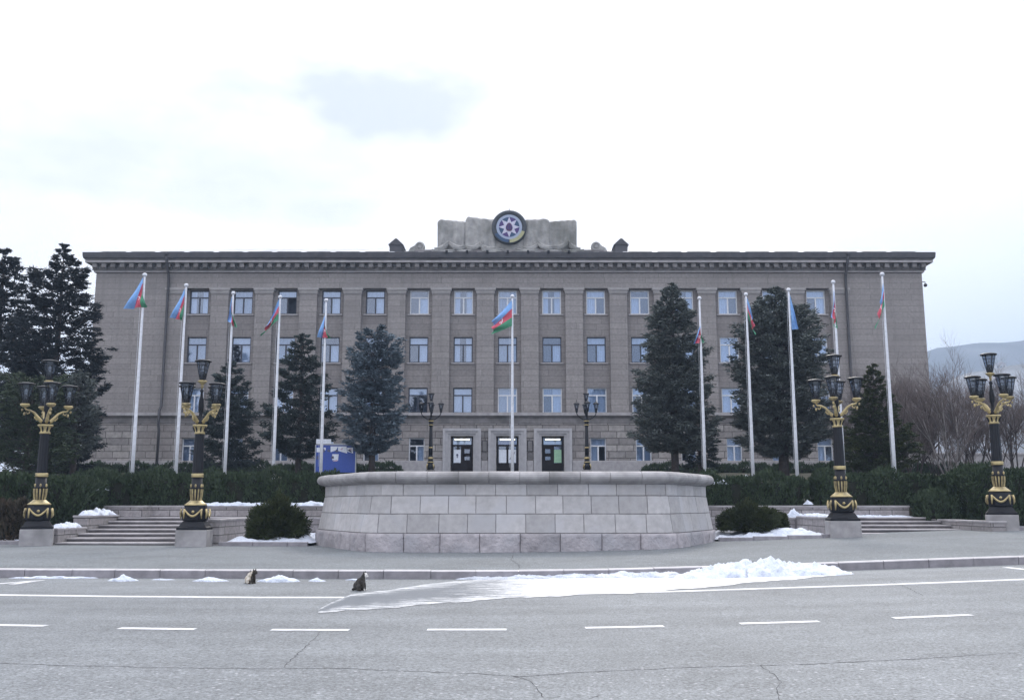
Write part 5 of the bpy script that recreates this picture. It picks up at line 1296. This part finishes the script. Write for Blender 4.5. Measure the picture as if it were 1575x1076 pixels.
def bush(px, py0, py1, hw, Y, label, seed, mat='bush', ys=.8):
    rg = np.random.default_rng(seed); c = at(px, py1, Y); zb_ = c.z; zt = zat(py0, Y); s = Y / 1480; rx = hw * s; H = zt - zb_
    t = thing('round_bush', label, 'bush', (c.x, Y, zb_)); n = 15000
    nrm = rg.normal(0, 1, (n, 3)); nrm[:, 2] = np.abs(nrm[:, 2]) - .25; nrm /= np.linalg.norm(nrm, axis=1, keepdims=True)
    lob = 1 + .15 * np.sin(nrm[:, 0] * 7 + seed) + .13 * np.sin(nrm[:, 1] * 9 + nrm[:, 2] * 8) + .06 * np.sin(nrm[:, 0] * 17 - nrm[:, 2] * 13 + seed); r = lob * rg.uniform(.72, 1.03, n)
    P = nrm * r[:, None] * np.array([rx, rx * ys, H * .98]); P[:, 2] = P[:, 2] * .8 + H * .2; P[:, 2] = np.maximum(P[:, 2], .03)
    D = nrm + rg.normal(0, .5, (n, 3)) + np.array([0, 0, .3]); 
    me = cards_mesh('foliage', P, D, rg.normal(0, 1, (n, 3)), rg.uniform(.07, .17, n), rg.uniform(.03, .06, n), [M[mat]]); link('foliage', me, t)
    k = MB(); k.sphere((0, 0, H * .35), 1, 16, sc=(rx * .72, rx * ys * .7, H * .45)); k.build('branch_core', M['hedge_core'], t)
bush(426, 769, 829, 38, 35.0, 'round dark green bush in the snow left of the plinth', 1)
bush(1153, 777, 815, 38, 35.2, 'round dark green bush in the snow right of the plinth', 2)
bush(1192, 790, 813, 16, 35.8, 'small green bush beside the right round bush', 3)

# snow patches caught on the hedges
for px, py, Y, w, lab in ((1107, 741, 41.6, .45, 'snow cap on the hedge beside the plinth'), (1149, 736, 41.8, .3, 'small snow cap on the right hedge'), (1243, 772, 41.0, .22, 'snow caught between the right hedges'), (157, 750, 41.2, .35, 'snow on the left hedge by the far left lamp')):
    p = at(px, py + 3, Y); snow_strip([(p.x - w, p.y, p.z), p, (p.x + w, p.y, p.z)], [.1, .2, .1], [.3, .4, .3], 'snow_bank', lab, 'snow', px)

# ------------------------------------------------------------------ notice board and vent pipe
BY = 58.5; c = at(517, 722, BY)
bd = thing('notice_board', 'blue notice board with printed photographs behind the hedge beside the blue spruce', 'board', (c.x, BY, far_z(c.x, BY)))
k = MB(); bx0, bx1, bz0, bz1 = xat(486, 700, BY), xat(546.5, 700, BY), zat(726, BY), zat(684, BY)
BO = tuple(bd.location)
k.box(bx0, bx1, BY, BY + .12, bz0, bz1); pn = k.build('panel', M['board_blue'], bd, BO)
k = MB(); k.box(bx0 - .06, bx0 - .002, BY - .03, BY + .15, BO[2], bz1 + .02); k.box(bx1 + .002, bx1 + .06, BY - .03, BY + .15, BO[2], bz1 + .02); k.box(bx0, bx1, BY - .03, BY + .15, bz1 + .002, bz1 + .08); k.build('board_frame', M['steel'], bd, BO)
k = MB(); k.box(xat(486.5, 680, BY), xat(509.5, 680, BY), BY - .05, BY - .035, zat(682, BY), zat(675, BY)); k.build('header_sheet', M['paper'], bd, BO)
def pat(polys, m, nm, dy):
    k = MB()
    for p in polys: 
        k.add([(xat(a, b, BY), BY - dy, zat(b, BY)) for a, b in p], [tuple(range(len(p)))])
    k.build(nm, m, pn, BO)
pat([[(508.5, 695), (517, 692), (520, 686), (508.5, 686)], [(520, 693), (534, 697), (533, 686), (520, 686)], [(511, 707), (520, 708), (521, 698), (511, 698)], [(487, 695), (492, 695), (492, 688), (487, 688)], [(498, 692), (501, 692), (501, 688), (498, 688)], [(534, 694), (543, 697), (543, 688), (534, 688)]], M['paper'], 'photo_print', .004)
pat([[(515, 695), (521, 695), (519, 691), (517, 691)], [(509, 705), (514, 705), (513, 701), (510, 701)], [(496, 695), (500, 695), (499, 690), (496, 690)], [(487, 706), (490, 706), (490, 701), (487, 701)], [(503, 694), (508, 695), (507, 691), (504, 691)], [(534, 692), (541, 696), (540, 690)]], M['ink'], 'dark_print', .008)  # dark shapes printed on the board
pat([[(537, 690), (540, 693), (541, 689)], [(523, 690), (526, 692), (528, 688)], [(511, 709), (519, 709), (519, 706)]], M['pink'], 'photo_tint', .011)
p = at(569.5, 712, 70); k = MB(); zt = zat(687, 70)
k.tube([(p.x, 70, 3.9), (p.x, 70, zt - .15), (p.x + .05, 70, zt), (p.x + .15, 70, zt + .06), (p.x + .42, 70, zt + .04)], .07, 8)
k.build('vent_pipe', M['frame_white'], loc=(p.x, 70, 3.9), smooth=True, label='white bent vent pipe beside the trunk of the blue spruce', category='pipe')

# ------------------------------------------------------------------ cats
def cat_mat(name, stops, axis=0):
    m, n, b = newmat(name); v = pos(n, 'obj')
    c = stops['base']; c = mixc(n, ramp(n, noise(n, v, 22, 3), .42, .6), c, stops['spot'])
    s = n.nodes.new('ShaderNodeSeparateXYZ'); n.links.new(v, s.inputs[0])
    e = mth(n, 'ADD', s.outputs[0], mth(n, 'MULTIPLY', mth(n, 'SUBTRACT', noise(n, v, 18, 2), .5), .05))
    wf = ramp(n, mth(n, 'SUBTRACT', e, mth(n, 'MULTIPLY', s.outputs[2], stops['tilt'])), stops['w0'], stops['w0'] + .015)
    c = mixc(n, wf, c, stops['white'])
    n.links.new(c, b.inputs['Base Color']); b.inputs['Roughness'].default_value = .9; bump(n, b, noise(n, v, 160, 2), .8, .004)
    return m
def cat(px, py, label, mat, rz, head, scale=1.0, ch_up=.0):
    """a sitting cat facing local +X; body is one skinned surface"""
    p = ground_at(px, py); t = thing('cat', label, 'cat', (p.x, p.y, rise(p.x) + .002), R(rz)); t.scale = (scale,) * 3
    hx, hz = head[0], head[2]; hy = head[1]; k = MB()
    k.sphere((-.055, 0, .085), .085, 16, sc=(1.05, .95, 1)); k.sphere((-.02, 0, .14), .078, 16, sc=(1, .85, 1.1)); k.sphere((.025, 0, .175), .060, 16, sc=(.95, .9, 1.15))
    k.tube([(.02, 0, .18), ((.02 + hx) / 2, hy * .4, (.21 + hz) / 2), (hx, hy, hz)], [.058, .048, .045], 12)
    k.sphere((hx, hy, hz), .052, 16, sc=(1, .95, .92)); k.sphere((hx + .042, hy, hz - .014), .024, 12, sc=(1, 1.1, .8))
    for sy in (-1, 1):
        k.tube([(.035, sy * .035, .16), (.058, sy * .036, .08), (.062, sy * .036, .02)], [.034, .024, .018], 10); k.sphere((.075, sy * .036, .014), .018, 10, sc=(1.5, 1, .75))
        k.sphere((-.03, sy * .062, .06), .055, 14, sc=(1.1, .7, 1)); k.tube([(-.04, sy * .075, .02), (.04, sy * .078, .015)], [.020, .017], 8)
    k.tube([(-.12, 0, .03), (-.165, .03, .02), (-.17, .09, .018), (-.12, .13, .018), (-.05, .14, .016)], [.026, .022, .019, .017, .010], 10)
    o = k.build('cat_body', mat, t, smooth=True); rm = o.modifiers.new('remesh', 'REMESH'); rm.mode = 'VOXEL'; rm.voxel_size = .007; rm.use_smooth_shade = True
    sm_ = o.modifiers.new('smooth', 'SMOOTH'); sm_.iterations = 6; sm_.factor = .5
    for sy in (-1, 1):
        k = MB(); k.tube([(hx - .008, hy + sy * .028, hz + .03), (hx - .004, hy + sy * .036, hz + .078)], [.022, .002], 5); k.build('ear', mat, t)
        k = MB(); k.sphere((hx + .045, hy + sy * .020, hz + .010), .008, 6); k.build('eye', M['black'], t)
    return t
m1 = cat_mat('tabby_fur', dict(base=(.045, .04, .035), spot=(.02, .018, .018), white=(.62, .60, .58), w0=.075, tilt=.0))
m2 = cat_mat('calico_fur', dict(base=(.60, .56, .50), spot=(.40, .34, .26), white=(.035, .028, .022), w0=.0, tilt=.25))
cat(555, 908, 'dark tabby cat with white chest sitting on the road beside the ice', m1, -12, (.07, .0, .265), 1.08)
cat(386, 897, 'white and dark brown cat crouching by the kerb beside a snow heap', m2, -25, (.095, -.01, .225), 1.02)

# ------------------------------------------------------------------ far hillside
def hill(name, pts, Y, depth, seed, mat, label):
    """ridge line through photo points, sloping down towards the viewer"""
    mb = MB(); nx, ny = 90, 22; xs_ = [xat(p, q, Y) for p, q in pts]; zs_ = [zat(q, Y) for p, q in pts]; tab = list(zip(xs_, zs_))
    for j in range(ny + 1):
        t = j / ny
        for i in range(nx + 1):
            x = xs_[0] + (xs_[-1] - xs_[0]) * i / nx; z = lerp(tab, x)
            yy = Y - depth + 2 * depth * t; k = math.sin(math.pi * min(1, max(0, t))) ** 1.2 if t <= .5 else math.sin(math.pi * t) ** .8
            zz = 2 + (z - 2) * k + (4 * hnoise(x * .01, yy * .01, 1, seed) + 2.0 * hnoise(x * .04, yy * .03, 1, seed)) * (1 if .02 < t < .98 else 0) * k
            mb.v.append((x, yy, zz))
    for j in range(ny):
        for i in range(nx):
            a = j * (nx + 1) + i; mb.f.append((a, a + 1, a + nx + 2, a + nx + 1)); mb.m.append(0)
    return mb.build(name, mat, smooth=True, kind='structure')
M['hill'] = mat_noise('wooded_winter_hill', (.055, .06, .06), (.09, .09, .085), .02, .95, bs=0, c3=(.20, .21, .22))
M['hill_near'] = mat_noise('snowy_slope', (.16, .16, .16), (.09, .085, .08), .03, .95, bs=0, c3=(.40, .42, .46))
hill('far_hill', [(1180, 690), (1300, 590), (1425, 539), (1480, 532), (1530, 529.5), (1600, 526), (1750, 520), (2000, 545), (2300, 600), (2600, 690)], 1500, 520, 1, M['hill'], '')
hill('near_hill', [(1300, 705), (1380, 640), (1440, 596), (1490, 578), (1540, 569), (1600, 562), (1750, 560), (2000, 600), (2300, 690)], 800, 330, 2, M['hill_near'], '')
rh = random.Random(12); proto = None
nh = bpy.data.objects['near_hill']
deps = bpy.context.evaluated_depsgraph_get()
def house_parts():
    t = thing('hillside_house', 'tiny pale house on the far snowy hillside at the right', 'house', (0, 0, 0), 0, 'houses on the far hillside')
    k = MB(); k.box(-5, 5, -4, 4, -3, 5); k.build('house_wall', M['house'], t)
    k = MB(); k.prism([(-5.5, 5), (5.5, 5), (0, 8)], -4.5, 4.5); k.build('house_roof', M['house_roof'], t)
    k = MB()
    for x in (-3, 0, 3): k.box(x - .6, x + .6, -4.06, -3.9, 1, 3)
    k.build('house_window', M['window_far'], t)
    return t
for q in range(18):
    Y = rh.uniform(540, 790); px = rh.uniform(1425, 1600); X = xat(px, 600, Y)
    hit = nh.ray_cast(Vector((X, Y, 900)), Vector((0, 0, -1)))
    z = hit[1].z if hit[0] else 5
    if proto is None: proto = house_parts(); o = proto
    else:
        o = proto.copy(); COL.objects.link(o)
        for ch in proto.children: c = ch.copy(); COL.objects.link(c); c.parent = o
    s = rh.uniform(.6, 1.15); o.location = (X, Y, z - .5); o.rotation_euler = (0, 0, rh.uniform(-.8, .8)); o.scale = (s, s * .9, s)
# a pale boundary wall and an annex glimpsed between the bare trees
k = MB(); k.box(30.5, 75, 92, 92.4, 3.0, 6.3); k.bbox(30.4, 75.1, 91.9, 92.5, 6.3, 6.5, .03); k.build('boundary_wall', M['trim_light'], loc=(50, 92, 3), label='pale stone boundary wall seen through the bare trees at the right', category='wall')
print('cards', cnt)

# ------------------------------------------------------------------ haze
HZ = True
if HZ:
    m = bpy.data.materials.new('haze_air'); m.use_nodes = True; n = m.node_tree; n.nodes.clear()
    o = n.nodes.new('ShaderNodeOutputMaterial'); v = n.nodes.new('ShaderNodeVolumePrincipled')
    v.inputs['Color'].default_value = (.56, .73, 1, 1); v.inputs['Density'].default_value = .00055; v.inputs['Anisotropy'].default_value = .1
    n.links.new(v.outputs[0], o.inputs['Volume'])
    k = MB(); k.box(-2300, 2300, -70, 2300, -3, 330); k.build('haze', m, kind='stuff', label='pale winter haze over the far hills', category='haze')
